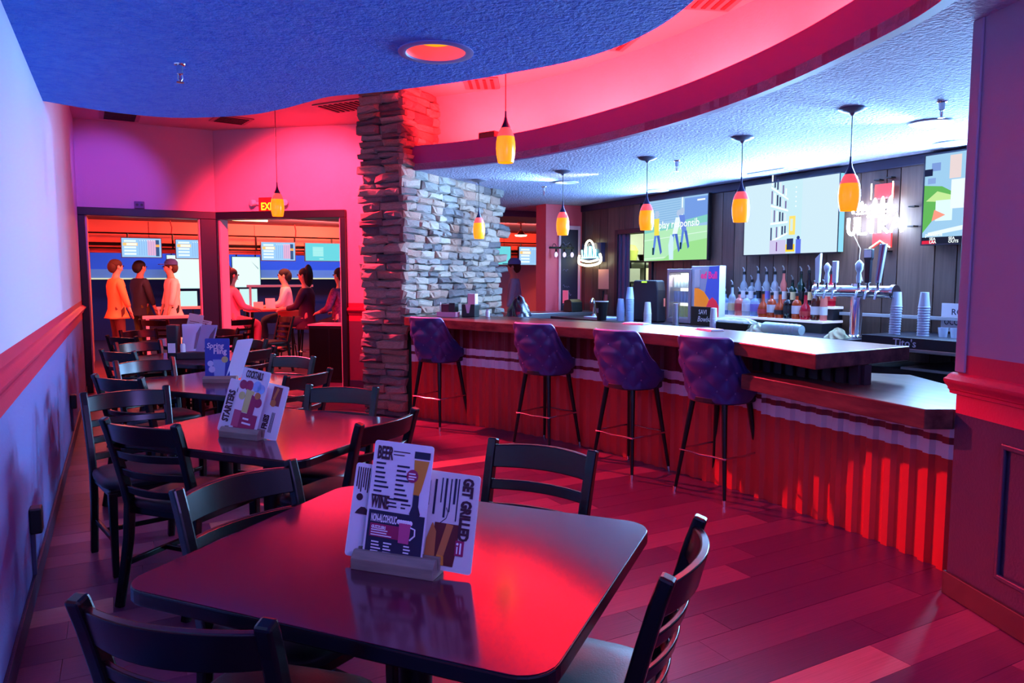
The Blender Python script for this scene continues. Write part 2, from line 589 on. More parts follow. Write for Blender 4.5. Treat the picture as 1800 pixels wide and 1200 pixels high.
# small cove spot housings give the scallops of light
for sx, sy in ((3.18, 7.06), (3.62, 6.05), (3.84, 4.9), (3.83, 3.75), (3.62, 2.75)):
    t = thing('cove_spot', COVEL[sy], 'spotlight', (sx, sy, 2.70))
    MB().lathe([(0.0, 0), (0.045, 0), (0.045, 0.05), (0.036, 0.05), (0.034, 0.012), (0, 0.012)], 14).obj('housing', BLACKM, t, smooth=40)
    MB().lathe([(0.0, 0.013), (0.03, 0.013), (0.03, 0.02), (0, 0.02)], 12).obj('lens', glow('red lens', (255, 120, 120), 4), t)
    lamp('cove_spot_light', 'SPOT', (sx, sy, 2.765), 16, (1.0, 0.03, 0.05), 0.03, target=(sx + 0.16, sy + 0.02, 3.4), spot=75, blend=0.8)

# ---- stone column
P0 = Vector((2.64, 7.25, 0))
U = Vector((0.81, 0.586, 0))
W = Vector((-0.586, 0.81, 0))
TC = Matrix(((U.x, W.x, 0, P0.x), (U.y, W.y, 0, P0.y), (0, 0, 1, 0), (0, 0, 0, 1)))
col = struct(MB().box(0.0, 2.08, 0.0, 0.5, 0, 3.45, 0, TC).obj('wall_stone', mat('dark mortar', (34, 30, 34), 0.9)), 'stacked ledgestone column wall between the dining room and the bar')
STONEM = [mat('stone grey', (140, 134, 130), 0.8, noise=((9, 9, 22), (96, 92, 92), 0.25), bump=(26, 0.6, 0.02)),
          mat('stone buff', (176, 164, 150), 0.8, noise=((9, 9, 22), (124, 114, 106), 0.25), bump=(26, 0.6, 0.02)),
          mat('stone slate', (104, 100, 104), 0.8, noise=((9, 9, 22), (70, 66, 70), 0.25), bump=(26, 0.6, 0.02)),
          mat('stone rust', (168, 138, 122), 0.8, noise=((9, 9, 22), (120, 98, 90), 0.25), bump=(26, 0.6, 0.02))]
rs = random.Random(3)
STV = []
for k in range(12):
    n = 8
    base = [(-.5, -.45), (-.2, -.5), (.25, -.48), (.5, -.42), (.5, .4), (.2, .5), (-.25, .48), (-.5, .42)]
    ring = [(x + rs.uniform(-.05, .05), z + rs.uniform(-.10, .10)) for x, z in base]
    vs = [(x, 0.2, z) for x, z in ring]
    vs += [(x * 0.98, -0.55 + rs.uniform(-.2, .2), z * 0.9) for x, z in ring]
    vs += [(x * 0.72 + rs.uniform(-.06, .06), -0.95 + rs.uniform(-.25, .15), z * 0.55 + rs.uniform(-.08, .08)) for x, z in ring]
    fs = []
    for r_ in range(2):
        for q in range(n):
            q2 = (q + 1) % n
            fs.append((r_ * n + q, r_ * n + q2, (r_ + 1) * n + q2, (r_ + 1) * n + q))
    fs.append(tuple(2 * n + q for q in range(n)))
    STV.append(MB().add(vs, fs).mesh('stone', STONEM[[0, 1, 0, 2, 1, 3][k % 6]]))
nst = 0
def stone(x, z, w, h, d, faceT):
    global nst
    o = link('stone', rs.choice(STV), col)
    o.matrix_local = faceT @ Matrix.Translation((x, 0, z)) @ Matrix.Rotation(rs.uniform(-0.08, 0.08), 4, 'Y') @ Matrix.Diagonal((w * (1 if rs.random() < .5 else -1), d, h, 1))
    nst += 1
# long lit face (local x along U, outward -W)
z = 0.92
while z < 3.42:
    h = rs.uniform(0.062, 0.105)
    x = rs.uniform(-0.06, -0.01)
    xm = 2.1 if z < 2.62 else 0.75
    while x < xm:
        w = rs.uniform(0.16, 0.36)
        stone(x + w / 2, z + h / 2, w * 1.03, h * 1.12, rs.uniform(0.025, 0.075), TC)
        x += w
    z += h
# shaded end face (local x along W, outward -U)
TE = TC @ Matrix(((0, 1, 0, 0), (1, 0, 0, 0), (0, 0, 1, 0), (0, 0, 0, 1)))
z = 0.0
while z < 3.42:
    h = rs.uniform(0.055, 0.105)
    sp = rs.uniform(0.18, 0.34)
    e0, e1 = -rs.uniform(0.0, 0.05), 0.5 + rs.uniform(0.0, 0.06)
    stone((e0 + sp) / 2, z + h / 2, (sp - e0) * 1.02, h * 1.12, rs.uniform(0.03, 0.08), TE)
    stone((sp + e1) / 2, z + h / 2, (e1 - sp) * 1.02, h * 1.12, rs.uniform(0.03, 0.08), TE)
    z += h

# ---- bar back wall of vertical wood panels with a kitchen doorway
XB = 6.5
PANM = [mat('panel walnut', (72, 52, 48), 0.42, noise=((30, 30, 1.6), (100, 76, 68), 0.25)),
        mat('panel brown', (82, 62, 56), 0.42, noise=((30, 30, 1.6), (112, 88, 78), 0.25)),
        mat('panel dark', (62, 44, 44), 0.42, noise=((30, 30, 1.6), (88, 66, 62), 0.25))]
DR0, DR1 = 8.0, 8.72
wbk = struct(MB().box(XB + 0.02, XB + 0.12, 1.5, DR0, 0, 2.66).box(XB + 0.02, XB + 0.12, DR1, 9.72, 0, 2.66).box(XB + 0.02, XB + 0.12, DR0, DR1, 2.10, 2.66).obj('wall_right', mat('groove black', (16, 12, 14), 0.8)), 'dark wood panelled wall behind the bar')
rp = random.Random(9)
y = 1.5
k = 0
while y < 9.7:
    w = rp.choice([0.14, 0.2, 0.28, 0.2, 0.36])
    segs = [(y, min(y + w, 9.7))]
    for a, b in segs:
        z0 = 0.0
        if a < DR1 and b > DR0:
            if a < DR0 - 0.08:
                b = DR0 - 0.07
            elif b > DR1 + 0.08:
                a = DR1 + 0.07
            else:
                z0 = 2.14
        MB().box(XB - 0.002, XB + 0.02, a + 0.004, b - 0.004, z0, 2.595).obj('panel', PANM[k % 3], wbk, bev=0.004)
    y += w
    k += 1
struct(MB().box(XB - 0.025, XB - 0.002, 1.5, 9.7, 2.50, 2.597).obj('trim_3', mat('dark blue cornice', (40, 38, 66), 0.5), bev=0.01), 'dark cornice board at the top of the bar wall')
dr = struct(MB().box(XB - 0.03, XB + 0.14, DR0 - 0.07, DR0, 0, 2.17).box(XB - 0.03, XB + 0.14, DR1, DR1 + 0.07, 0, 2.17).box(XB - 0.03, XB + 0.14, DR0, DR1, 2.10, 2.17).obj('door_3', FRAME, bev=0.006), 'dark framed kitchen doorway behind the bar')
for k in range(4):
    MB().box(XB - 0.012 + 0.02 * (k % 2), XB + 0.02 + 0.02 * (k % 2), DR1 - 0.055 - 0.055 * k, DR1 - 0.005 - 0.055 * k, 0, 2.10).obj('folding_leaf', mat('dusk blue door', (70, 68, 104), 0.45), dr, bev=0.005)
# kitchen beyond
KW = mat('kitchen white', (226, 230, 214), 0.6)
struct(MB().box(XB + 1.9, XB + 2.0, 6.6, 9.8, 0, 2.6).box(XB + 0.12, XB + 2.0, 6.5, 6.6, 0, 2.6).box(XB + 0.12, XB + 2.0, 9.74, 9.84, 0, 2.6).obj('wall_kitchen', KW), 'white kitchen walls seen through the doorway')
struct(MB().box(XB + 0.02, XB + 2.0, 6.5, 9.84, 2.6, 2.68).obj('ceiling_kitchen', KW))
struct(MB().box(XB + 0.02, XB + 2.0, 6.5, 9.84, -0.1, 0).obj('floor_kitchen', mat('kitchen floor', (120, 120, 116), 0.5)))
lamp('kitchen_ceiling_light', 'AREA', (XB + 0.9, 8.6, 2.57), 34, (0.90, 1.0, 0.78), 0.6, 0.6)
t = thing('kitchen_rack', 'dark wire storage rack inside the bright kitchen', 'rack', (XB + 0.95, 9.48, 0))
for zz in (0.5, 1.0, 1.38, 1.72):
    MB().box(-0.7, 0.7, -0.2, 0.2, zz, zz + 0.025).obj('shelf', BLACKM, t, bev=0.004)
for sx in (-0.69, 0.0, 0.69):
    for sy in (-0.19, 0.19):
        MB().tube([(sx, sy, 0), (sx, sy, 1.95)], 0.013).obj('post', BLACKM, t, smooth=40)
rk = random.Random(2)
QW = ['leftmost', 'second from left', 'third from left', 'rightmost']
for zz, nm in ((1.025, 'carton'), (1.405, 'carton'), (1.745, 'pan')):
    for q in range(4):
        xx = XB + 0.95 - 0.52 + q * 0.34
        if nm == 'carton':
            o = MB().box(-0.12, 0.12, -0.14, 0.14, 0, rk.uniform(.14, .26)).obj('carton', rk.choice([KW, mat('cream carton', (226, 220, 188), .6), mat('grey carton', (170, 176, 160), .6)]), loc=(xx, 9.48, zz), bev=0.006)
            tag(o, 'pale carton on the kitchen rack, %s on the %s shelf' % (QW[q], 'middle' if zz < 1.2 else 'upper'), 'carton', 'cartons on the kitchen rack')
        else:
            o = MB().lathe([(0.0, 0), (0.10, 0), (0.14, 0.09), (0.15, 0.09), (0.145, 0.1), (0.0, 0.1)] if q != 1 else [(0, 0), (0.12, 0), (0.15, .16), (0.1, .24), (0, .26)], 16).obj('mixing_bowl', [STEEL, mat('lime tub', (206, 220, 110), .5), BLACKP, STEEL][q], loc=(xx, 9.48, zz), smooth=40)
            tag(o, 'bowl on the top shelf of the kitchen rack, %s' % QW[q], 'bowl', 'bowls on the kitchen rack')

# ---- pink pillar with chalkboard at the end of the bar wall
PINK = mat('coral pillar paint', (240, 96, 112), 0.5)
struct(MB().box(5.84, 6.62, 9.70, 10.0, 0, 2.6).obj('wall_pillar', PINK, bev=0.005), 'coral pillar at the end of the panelled bar wall')
cb = thing('chalkboard', 'tall narrow chalkboard in a pale frame on the coral pillar', 'chalkboard', (6.26, 9.70, 0.72))
MB().box(-0.16, 0.16, -0.02, -0.002, 0, 1.50).obj('board', mat('blackboard', (34, 32, 58), 0.6), cb)
for a in ((-0.20, -0.16, 0, 1.56), (0.16, 0.20, 0, 1.56), (-0.16, 0.16, 1.50, 1.56)):
    MB().box(a[0], a[1], -0.03, -0.002, a[2], a[3]).obj('frame_strip', mat('pale pink trim', (228, 186, 200), 0.5), cb, bev=0.004)
mb = MB()
rk = random.Random(8)
for zz in (1.28, 1.1, 0.86, 0.62, 0.5, 0.34, 0.2):
    x = -0.12
    pts = []
    while x < rk.uniform(-0.02, 0.13):
        pts.append((x, -0.022, zz + rk.uniform(-0.03, 0.03)))
        x += 0.02
    if len(pts) > 2:
        mb.tube(pts, 0.0025, 4)
mb.obj('chalk_scribble', mat('chalk', (150, 150, 190), 0.9), cb)

# ---- pier at the right with moulding
Q0 = Vector((3.37, 1.94, 0))
Q1 = Vector((2.62, 0.17, 0))
qd = (Q0 - Q1).normalized()
TQ = Matrix.Translation(Q1) @ Matrix.Rotation(math.atan2(qd.y, qd.x), 4, 'Z')
ql = (Q0 - Q1).length
mb = MB()
banded(mb, 0, ql, -0.16, 0, 2.6, 0.86, 1.13, 0, TQ)
pier = struct(mb.obj('wall_front_right', [mat('violet lit grey paint', (150, 132, 160), 0.55, bump=(80, .15, .01)), BAND, LOWDARK]), 'short wall pier at the right edge, grey tinted by violet light over a crimson band over charcoal panels')  # mauve stands for light grey paint with violet light put in
TR = TQ @ Matrix.Translation((0, 0, 0))
def rail_pos(length, TT, name, parent):
    prof = [(0, 0), (0.012, 0.004), (0.014, 0.018), (0.022, 0.024), (0.024, 0.034), (0.040, 0.050), (0.046, 0.062), (0.046, 0.072), (0.030, 0.080), (0.022, 0.090), (0.010, 0.096), (0, 0.1)]
    n = len(prof)
    vs = [(0, d, z) for d, z in prof] + [(length, d, z) for d, z in prof]
    return MB().add(vs, [(k, k + 1, n + k + 1, n + k) for k in range(n - 1)] + [tuple(range(n)), tuple(range(2 * n - 1, n - 1, -1))], 0, TT).obj(name, BAND, parent, smooth=35)
rail_pos(ql + 0.03, TQ @ Matrix.Translation((0, 0, 0.945)), 'chair_rail', pier)
rail_mesh(0.16, BAND, 'rail_return', pier, TQ @ Matrix.Translation((ql, 0.02, 0.945)) @ Matrix.Rotation(PI / 2, 4, 'Z') @ Matrix.Translation((-0.18, 0, 0)))
MB().box(ql - 0.055, ql + 0.006, 0, 0.012, 1.05, 2.6, 0, TQ).obj('corner_bead', MATS['violet lit grey paint'], pier, bev=0.004)
for a in ((0.02, 1.62, 0.76, 0.785), (0.02, 1.62, 0.20, 0.225), (1.60, 1.625, 0.2, 0.785), (0.8, 0.825, 0.2, 0.785), (0.6, 0.625, 0.2, 0.785)):
    MB().box(a[0], a[1], 0.0, 0.016, a[2], a[3], 0, TQ).obj('panel_moulding', LOWDARK, pier, bev=0.006)
struct(MB().box(0, ql + 0.01, 0, 0.016, 0, 0.11, 0, TQ).obj('baseboard_right', mat('black baseboard', (24, 22, 32), 0.4), bev=0.004))

# ================================================================== BAR
bar = thing('bar_counter', 'long curving bar with a dark wood top and red ribbed metal front', 'bar counter', (3.4, 4.6, 0))
TB = Matrix.Translation((-3.4, -4.6, 0))
front = spline([(2.58, 7.10), (2.76, 6.50), (3.06, 5.62), (3.28, 4.95), (3.46, 4.05), (3.44, 3.35), (3.27, 2.63)], 5)
back = [(4.14, 2.67), (4.17, 3.4), (4.2, 4.2), (4.13, 4.9), (3.9, 5.75), (3.6, 6.6), (3.2, 7.58)]
MB().prism([(p.x, p.y) for p in front] + back, 0.985, 1.07, 0, TB).obj('bar_top', DARKWOOD, bar, bev=0.006)
LOWP = [(3.46, 3.34), (3.27, 2.02), (3.39, 1.955), (3.50, 1.98), (4.10, 2.36), (4.36, 2.8), (3.95, 3.34)]
MB().prism(LOWP, 0.775, 0.87, 0, TB).obj('lower_counter', DARKWOOD, bar, bev=0.006)
MB().box(3.93, 4.0, 2.95, 3.02, 0.87, 0.985, 0, TB).obj('support_post', mat('post wood', (84, 60, 60), .4), bar)
FR = spline([(2.70, 7.22), (2.86, 6.95), (3.29, 6.05), (3.56, 5.15), (3.66, 4.40), (3.72, 3.74), (3.72, 3.1), (3.68, 2.45), (3.60, 2.06)], 14)
# resample by arc length, trapezoid ribs
def resample(pts, step):
    out = [pts[0].copy()]
    acc = 0.0
    for a, b in zip(pts, pts[1:]):
        d = (b - a).length
        while acc + d >= step:
            t = (step - acc) / d
            a = a.lerp(b, t)
            out.append(a.copy())
            d = (b - a).length
            acc = 0.0
        acc += d
    return out
rp_ = resample(FR, 0.02)
ribpat = [0.0, 0.0, 0.0, 0.022, 0.022, 0.022]
rib = []
for i, p in enumerate(rp_):
    a, b = rp_[max(0, i - 1)], rp_[min(len(rp_) - 1, i + 1)]
    t = (b - a).normalized()
    rib.append((p + Vector((-t.y, t.x, 0)) * ribpat[i % 6], i))
def corr(pts, zs, zi, name):
    mbb = MB()
    n = len(pts)
    vs = [(p.x, p.y, zz) for zz in zs for p, _ in pts]
    for r_ in range(len(zs) - 1):
        fs = [(r_ * n + i, r_ * n + i + 1, (r_ + 1) * n + i + 1, (r_ + 1) * n + i) for i in range(n - 1)]
        if r_ == 0:
            mbb.add(vs, fs, zi[r_], TB)
        else:
            for f in fs:
                mbb.f.append(list(f))
                mbb.m.append(zi[r_])
    return mbb.obj(name, [mat('red ribbed metal', (205, 44, 44), 0.42), mat('white stripe paint', (222, 208, 224), 0.45), mat('dark red ribbed metal', (120, 26, 40), 0.42)], bar)
cut = next(i for i, (p, _) in enumerate(rib) if p.y < 3.42)
corr(rib[:cut + 1], [0.0, 0.595, 0.675, 0.705, 0.77, 0.985], [0, 1, 2, 1, 2], 'ribbed_front')
corr(rib[cut:], [0.0, 0.575, 0.65, 0.685, 0.735, 0.775], [0, 1, 2, 1, 2], 'ribbed_front')
mb = MB()
inn = [p + Vector((0.05, 0, 0)) for p, _ in rib[:cut + 1:4]]
mb.prism([(p.x, p.y) for p in inn] + [(3.95, 3.42), (3.95, 4.6), (3.7, 5.7), (3.3, 6.9), (3.05, 7.35)], 0.0, 0.984, 0, TB)
mb.obj('body', mat('bar carcass', (40, 24, 34), 0.6), bar)
mb = MB()
inn = [p + Vector((0.06, 0.02, 0)) for p, _ in rib[cut + 2::4]]
mb.prism([(p.x, p.y) for p in inn] + [(3.78, 2.12), (4.0, 2.5), (4.0, 3.36)], 0.0, 0.774, 0, TB)
mb.obj('body', MATS['bar carcass'], bar)
mb = MB()
for k in range(9):
    mb.box(3.66, 3.685, 2.66 + k * 0.09, 2.715 + k * 0.09, 0.871, 0.984, 0, TB)
mb.box(3.69, 3.75, 2.64, 3.45, 0.871, 0.984, 0, TB)
mb.obj('riser', MATS['bar carcass'], bar)

# ================================================================== STOOLS
def superc(a, e):
    return math.copysign(abs(a) ** e, a)
def make_stool():
    t = thing('bar_stool', 'x', 'bar stool')
    TH = R(112)
    def pt(u, v, off=0.0):
        th = (u * 2 - 1) * TH
        k = min(1.0, max(0.0, (abs(th) - R(50)) / R(58)))
        k = k * k * (3 - 2 * k)
        ztop = 1.085 - 0.30 * k
        z = 0.655 + (ztop - 0.655) * v
        fl = 0.80 + 0.20 * min(1, v * 1.6)
        bx = 0.245 * fl + off
        by = (0.225 + 0.045 * v) * fl + off
        x = bx * superc(math.sin(th), 0.62)
        y = -by * superc(math.cos(th), 0.62) if abs(th) < PI / 2 else -by * superc(math.cos(th), 1.0)
        return x, y, z
    def outer(u, v):
        th = abs(u * 2 - 1)
        w_ = min(1.0, max(0.0, (0.80 - th) / 0.12)) * min(1.0, (1.0 - v) / 0.06) * min(1.0, v / 0.08)
        a, b = u * 5 * PI, v * 2.6 * PI
        f = abs(math.cos(a + b)) * abs(math.cos(a - b))
        return pt(u, v, 0.013 * (f - 0.55) * w_)
    mb = MB()
    nu, nv = 101, 40
    mb.grid(lambda u, v: outer(1 - u, v), nu, nv)
    mb.grid(lambda u, v: pt(u, v, -0.035), nu, nv)
    o1 = nu * nv
    for i in range(nu - 1):
        mb.f.append([(nv - 1) * nu + i, (nv - 1) * nu + i + 1, o1 + (nv - 1) * nu + nu - 2 - i, o1 + (nv - 1) * nu + nu - 1 - i]); mb.m.append(0)
        mb.f.append([i + 1, i, o1 + nu - 1 - i, o1 + nu - 2 - i]); mb.m.append(0)
    for j in range(nv - 1):
        mb.f.append([j * nu, (j + 1) * nu, o1 + (j + 1) * nu + nu - 1, o1 + j * nu + nu - 1]); mb.m.append(0)
        mb.f.append([(j + 1) * nu + nu - 1, j * nu + nu - 1, o1 + j * nu, o1 + (j + 1) * nu]); mb.m.append(0)
    bk = mb.obj('backrest', NAVYVIN, t, smooth=60)
    MB().tube([pt(u / 60, 1.0, -0.017) for u in range(61)], 0.011, 6).obj('piping', PIPING, bk, smooth=80)
    mb = MB()
    for i in range(1, 10):
        for j in range(0, 6):
            u, v = i / 10.0, j / 5.2
            if (i + j) % 2 and 0.16 < u < 0.84 and 0.05 < v < 0.95:
                mb.ball(pt(u, v, -0.005), 0.0065, 6, 4)
    mb.obj('tufting_buttons', mat('button grey', (84, 84, 134), 0.4), bk, smooth=80)
    poly = [(0.205 * superc(math.cos(a), 0.7), 0.02 + 0.215 * superc(math.sin(a), 0.7)) for a in [2 * PI * k / 28 for k in range(28)]]
    MB().prism(poly, 0.69, 0.775).obj('seat', NAVYVIN, t, smooth=50, bev=0.025, seg=3)
    MB().prism([(x * 0.95, y * 0.95) for x, y in poly], 0.645, 0.69).obj('seat_base', VINYL, t, bev=0.01)
    for sx in (-1, 1):
        for sy in (-1, 1):
            lg = MB().tube([(sx * 0.13, sy * 0.13, 0.655), (sx * 0.205, sy * 0.205, 0.035)], [0.021, 0.012], 10).obj('leg', BLACKM, t, smooth=50)
            MB().tube([(sx * 0.2055, sy * 0.2055, 0.036), (sx * 0.209, sy * 0.209, 0.0)], [0.0125, 0.011], 10).obj('chrome_tip', CHROME, lg, smooth=50)
    c = 0.13 + 0.075 * (0.655 - 0.30) / 0.62 + 0.014
    mb = MB()
    for k in range(4):
        a = k * PI / 2 + PI / 4
        p = Vector((c * 1.414 * math.cos(a), c * 1.414 * math.sin(a), 0.30))
        a2 = a + PI / 2
        q = Vector((c * 1.414 * math.cos(a2), c * 1.414 * math.sin(a2), 0.30))
        m_ = (p + q) / 2
        m_ *= 1.04
        m_.z = 0.297
        mb.tube([p, (p + m_) / 2 * 1.012, m_, (q + m_) / 2 * 1.012, q], 0.007, 6)
    mb.obj('footrest', CHROME, t, smooth=60)
    return t
st0 = make_stool()
STOOLS = [((2.84, 6.72), 68, 'navy tufted bar stool next to the stone column'),
          ((3.31, 5.42), 72, 'navy tufted bar stool second from the stone column'),
          ((3.47, 4.43), 80, 'navy tufted bar stool third from the stone column'),
          ((3.62, 3.64), 82, 'navy tufted bar stool nearest the lower counter')]
for k, ((x, y), face, lab) in enumerate(STOOLS):
    s = st0 if k == 0 else copy_tree(st0)
    s.location = (x - 0.04 * math.sin(R(face)), y - 0.04 * math.cos(R(face)), 0)
    s.rotation_euler = (0, 0, R(-face))
    tag(s, lab, 'bar stool', 'tufted bar stools along the bar')

# ================================================================== TABLES
def make_table():
    t = thing('dining_table', 'x', 'table')
    P = rrect(1.07, 0.91, 0.075, 6)
    MB().prism(P, 0.7585, 0.76).obj('tabletop', LAMTOP, t)
    P2 = rrect(1.076, 0.916, 0.078, 6)
    MB().prism(P2, 0.722, 0.7585).obj('edge_band', LAMEDGE, t, bev=0.005)
    MB().lathe([(0.0, 0.06), (0.045, 0.06), (0.045, 0.69), (0.12, 0.69), (0.12, 0.722), (0, 0.722)], 18).obj('column', BLACKM, t, smooth=40)
    for k in range(4):
        T = Matrix.Rotation(k * PI / 2, 4, 'Z')
        MB().sweep([(0.02, 0, 0.062), (0.2, 0, 0.05), (0.37, 0, 0.022)], [0.07, 0.065, 0.05], [0.05, 0.04, 0.03], 0, T, side=(0, 1, 0)).obj('base_foot', BLACKM, t, bev=0.006)
        MB().lathe([(0.0, 0), (0.018, 0), (0.018, 0.012), (0, 0.012)], 10, T @ Matrix.Translation((0.35, 0, 0))).obj('leveller', BLACKP, t)
    return t
tb0 = make_table()
TORD = ['nearest the camera', 'second from the camera', 'third from the camera', 'fourth from the camera', 'farthest, by the lane opening']
TABLES = [(0.66, 1.765), (0.62, 3.56), (0.62, 5.36), (0.60, 7.16), (0.60, 8.92)]
TANG = R(-52)
for k, (x, y) in enumerate(TABLES):
    t = tb0 if k == 0 else copy_tree(tb0)
    t.location = (x, y, 0)
    t.rotation_euler = (0, 0, TANG + (R(1.0) if k == 0 else 0))
    tag(t, 'maroon dining table with black edge, %s' % TORD[k], 'table', 'dining tables along the left wall')

# ================================================================== CHAIRS
def post_y(z):
    return -0.185 if z < 0.46 else -0.185 - 0.10 * ((z - 0.46) / 0.40) ** 1.15
def make_chair():
    t = thing('dining_chair', 'x', 'chair')
    for sx in (-1, 1):
        pts = [(sx * 0.195, -0.265, 0.0), (sx * 0.195, -0.232, 0.14), (sx * 0.195, -0.20, 0.30), (sx * 0.196, -0.185, 0.46), (sx * 0.198, post_y(0.58), 0.58), (sx * 0.201, post_y(0.70), 0.70), (sx * 0.204, post_y(0.80), 0.80), (sx * 0.206, post_y(0.865) - 0.004, 0.868)]
        MB().sweep(pts, 0.036, [0.034, 0.036, 0.04, 0.044, 0.04, 0.038, 0.036, 0.034]).obj('rear_leg', BLACKW, t, bev=0.007)
        MB().sweep([(sx * 0.185, 0.185, 0.0), (sx * 0.185, 0.19, 0.43)], [0.028, 0.04], [0.028, 0.04]).obj('front_leg', BLACKW, t, bev=0.005)
        MB().sweep([(sx * 0.19, -0.215, 0.19), (sx * 0.187, 0.18, 0.19)], 0.018, 0.026).obj('side_stretcher', BLACKW, t, bev=0.004)
    MB().sweep([(-0.187, 0.0, 0.19), (0.187, 0.0, 0.19)], 0.018, 0.024, side=(0, 1, 0)).obj('cross_stretcher', BLACKW, t, bev=0.004)
    def slat(z0, z1, bow, th, name):
        n = 11
        vs, fs = [], []
        for i in range(n):
            s = -1 + 2 * i / (n - 1)
            b = bow * (1 - s * s)
            for zz, yo in ((z0, 0), (z1, 0), (z1, 1), (z0, 1)):
                yy = post_y(zz) - b + (th / 2 if yo == 0 else -th / 2)
                zl = zz + (0.008 * (1 - s * s) if zz == z1 and name == 'top_rail' else 0)
                vs.append((s * 0.195, yy, zl))
        for i in range(n - 1):
            for k in range(4):
                k2 = (k + 1) % 4
                fs.append((i * 4 + k, i * 4 + k2, i * 4 + 4 + k2, i * 4 + 4 + k))
        fs += [(3, 2, 1, 0), tuple(n * 4 - 4 + k for k in range(4))]
        return MB().add(vs, fs).obj(name, BLACKW, t, bev=0.004, smooth=40)
    slat(0.765, 0.845, 0.048, 0.022, 'top_rail')
    for z0 in (0.685, 0.60, 0.515):
        slat(z0, z0 + 0.036, 0.042, 0.016, 'slat')
    MB().box(-0.20, 0.20, -0.175, 0.205, 0.405, 0.445).obj('seat_frame', BLACKW, t, bev=0.006)
    poly = [(0.215 * superc(math.cos(a), 0.45), 0.012 + 0.21 * superc(math.sin(a), 0.45)) for a in [2 * PI * k / 32 for k in range(32)]]
    mb = MB()
    rings = [(1.0, 0.445), (1.02, 0.462), (1.0, 0.478), (0.9, 0.490), (0.6, 0.498), (0.25, 0.50)]
    n = len(poly)
    vs = [(x * s, 0.012 + (y - 0.012) * s, z) for s, z in rings for x, y in poly]
    fs = [(r_ * n + i, r_ * n + (i + 1) % n, (r_ + 1) * n + (i + 1) % n, (r_ + 1) * n + i) for r_ in range(len(rings) - 1) for i in range(n)]
    fs += [tuple(range(n - 1, -1, -1)), tuple((len(rings) - 1) * n + i for i in range(n))]
    mb.add(vs, fs).obj('seat', VINYL, t, smooth=60)
    return t
ch0 = make_chair()
# back-top midpoint on the floor plan and the direction the sitter faces
def place_chair(first, mid, face, label, group):
    c = ch0 if first else copy_tree(ch0)
    fx, fy = math.cos(R(face)), math.sin(R(face))
    c.location = (mid[0] + fx * 0.285, mid[1] + fy * 0.285, 0)
    c.rotation_euler = (0, 0, R(face) - PI / 2)
    tag(c, label, 'chair', group)
    return c
CH = [[((0.06, 1.45), 47), ((1.13, 1.25), 128), ((1.35, 2.27), 212), ((0.31, 2.38), 298)],
      [((0.06, 3.46), 40), ((1.04, 3.08), 125), ((1.10, 4.06), 228), ((0.02, 4.50), 282)],
      [((-0.02, 5.14), 38), ((1.08, 4.78), 126), ((1.20, 5.86), 216), ((0.16, 6.12), 290)],
      [((-0.02, 6.98), 36), ((1.05, 6.60), 128), ((1.16, 7.66), 215), ((0.16, 7.86), 292)],
      [((0.02, 8.66), 40), ((1.06, 8.40), 125), ((1.14, 9.44), 216), ((0.2, 9.66), 295)]]
SIDE = ['on the near left side of', 'on the near right side of', 'on the bar side of', 'on the left wall side of']
TN = ['the table nearest the camera', 'the second table', 'the third table', 'the fourth table', 'the farthest table by the lane opening']
for k, row in enumerate(CH):
    for q, (mid, face) in enumerate(row):
        place_chair(k == 0 and q == 0, mid, face, 'black ladder-back chair %s %s' % (SIDE[q], TN[k]), 'black ladder-back dining chairs')
# chairs out in the lane room
for mid, face, lab in (((1.62, 11.45), 120, 'black ladder-back chair just beyond the post in the lane room'), ((2.35, 11.9), 200, 'black ladder-back chair facing away by the lane room high table'), ((0.45, 11.9), 60, 'black ladder-back chair beyond the left opening by the standing person')):
    place_chair(False, mid, face, lab, 'black ladder-back dining chairs')

# ================================================================== MENUS
INK = mat('plum ink', (58, 16, 44), 0.6)
NAVYINK = mat('navy ink', (26, 26, 62), 0.6)
MAGINK = mat('magenta ink', (150, 22, 84), 0.6)
WHITEINK = mat('white ink', (232, 232, 240), 0.6)
AMBER = mat('beer amber ink', (206, 134, 44), 0.6)
BLUEINK = mat('spring blue ink', (34, 70, 170), 0.6)
CYANINK = mat('pale cyan ink', (130, 176, 224), 0.6)
OLIVEINK = mat('lime ink', (196, 194, 120), 0.6)
TANINK = mat('tan food ink', (188, 112, 58), 0.6)
BLOCKW = mat('grey washed wood block', (112, 100, 92), 0.6, noise=((8, 60, 60), (142, 128, 116), 0.25))
BLOCKD = mat('black wood block', (30, 26, 32), 0.5)

def pr(mb, x0, x1, z0, z1, mi=0, y=-0.0024):
    mb.box(x0, x1, y, -0.0008, z0, z1, mi)
def disc(mb, x, z, r, mi=0, y=-0.0026, n=20):
    mb.prism([(x + r * math.cos(2 * PI * k / n), z + r * math.sin(2 * PI * k / n)) for k in range(n)], 0.0008, -y, mi, Matrix.Rotation(PI / 2, 4, 'X'))
def polyp(mb, pts, mi=0, y=-0.0026):
    mb.prism(pts, 0.0008, -y, mi, Matrix.Rotation(PI / 2, 4, 'X'))
def put_text(parent, txt, x, z, size, m, bold=0.0, sx=1.0, vert=0, name='lettering', y=-0.003, align='LEFT', shear=0.0):
    me = text_mesh(txt, size, m, 0.0003, bold, sx, align, shear)
    o = link(name, me, parent)
    o.matrix_local = Matrix.Translation((x, y, z)) @ Matrix.Rotation(PI / 2, 4, 'X') @ Matrix.Rotation(R(vert), 4, 'Z')
    return o
def card(w, h, label, M, m=PAPER, group='menu cards on the tables'):
    me = MB().prism(rrect(w, h, 0.008, 3), -0.0008, 0.0008, 0, Matrix.Translation((0, 0, h / 2)) @ Matrix.Rotation(PI / 2, 4, 'X')).mesh('menu_card', m)
    o = link('menu_card', me)
    o.matrix_world = M
    tag(o, label, 'menu', group)
    return o
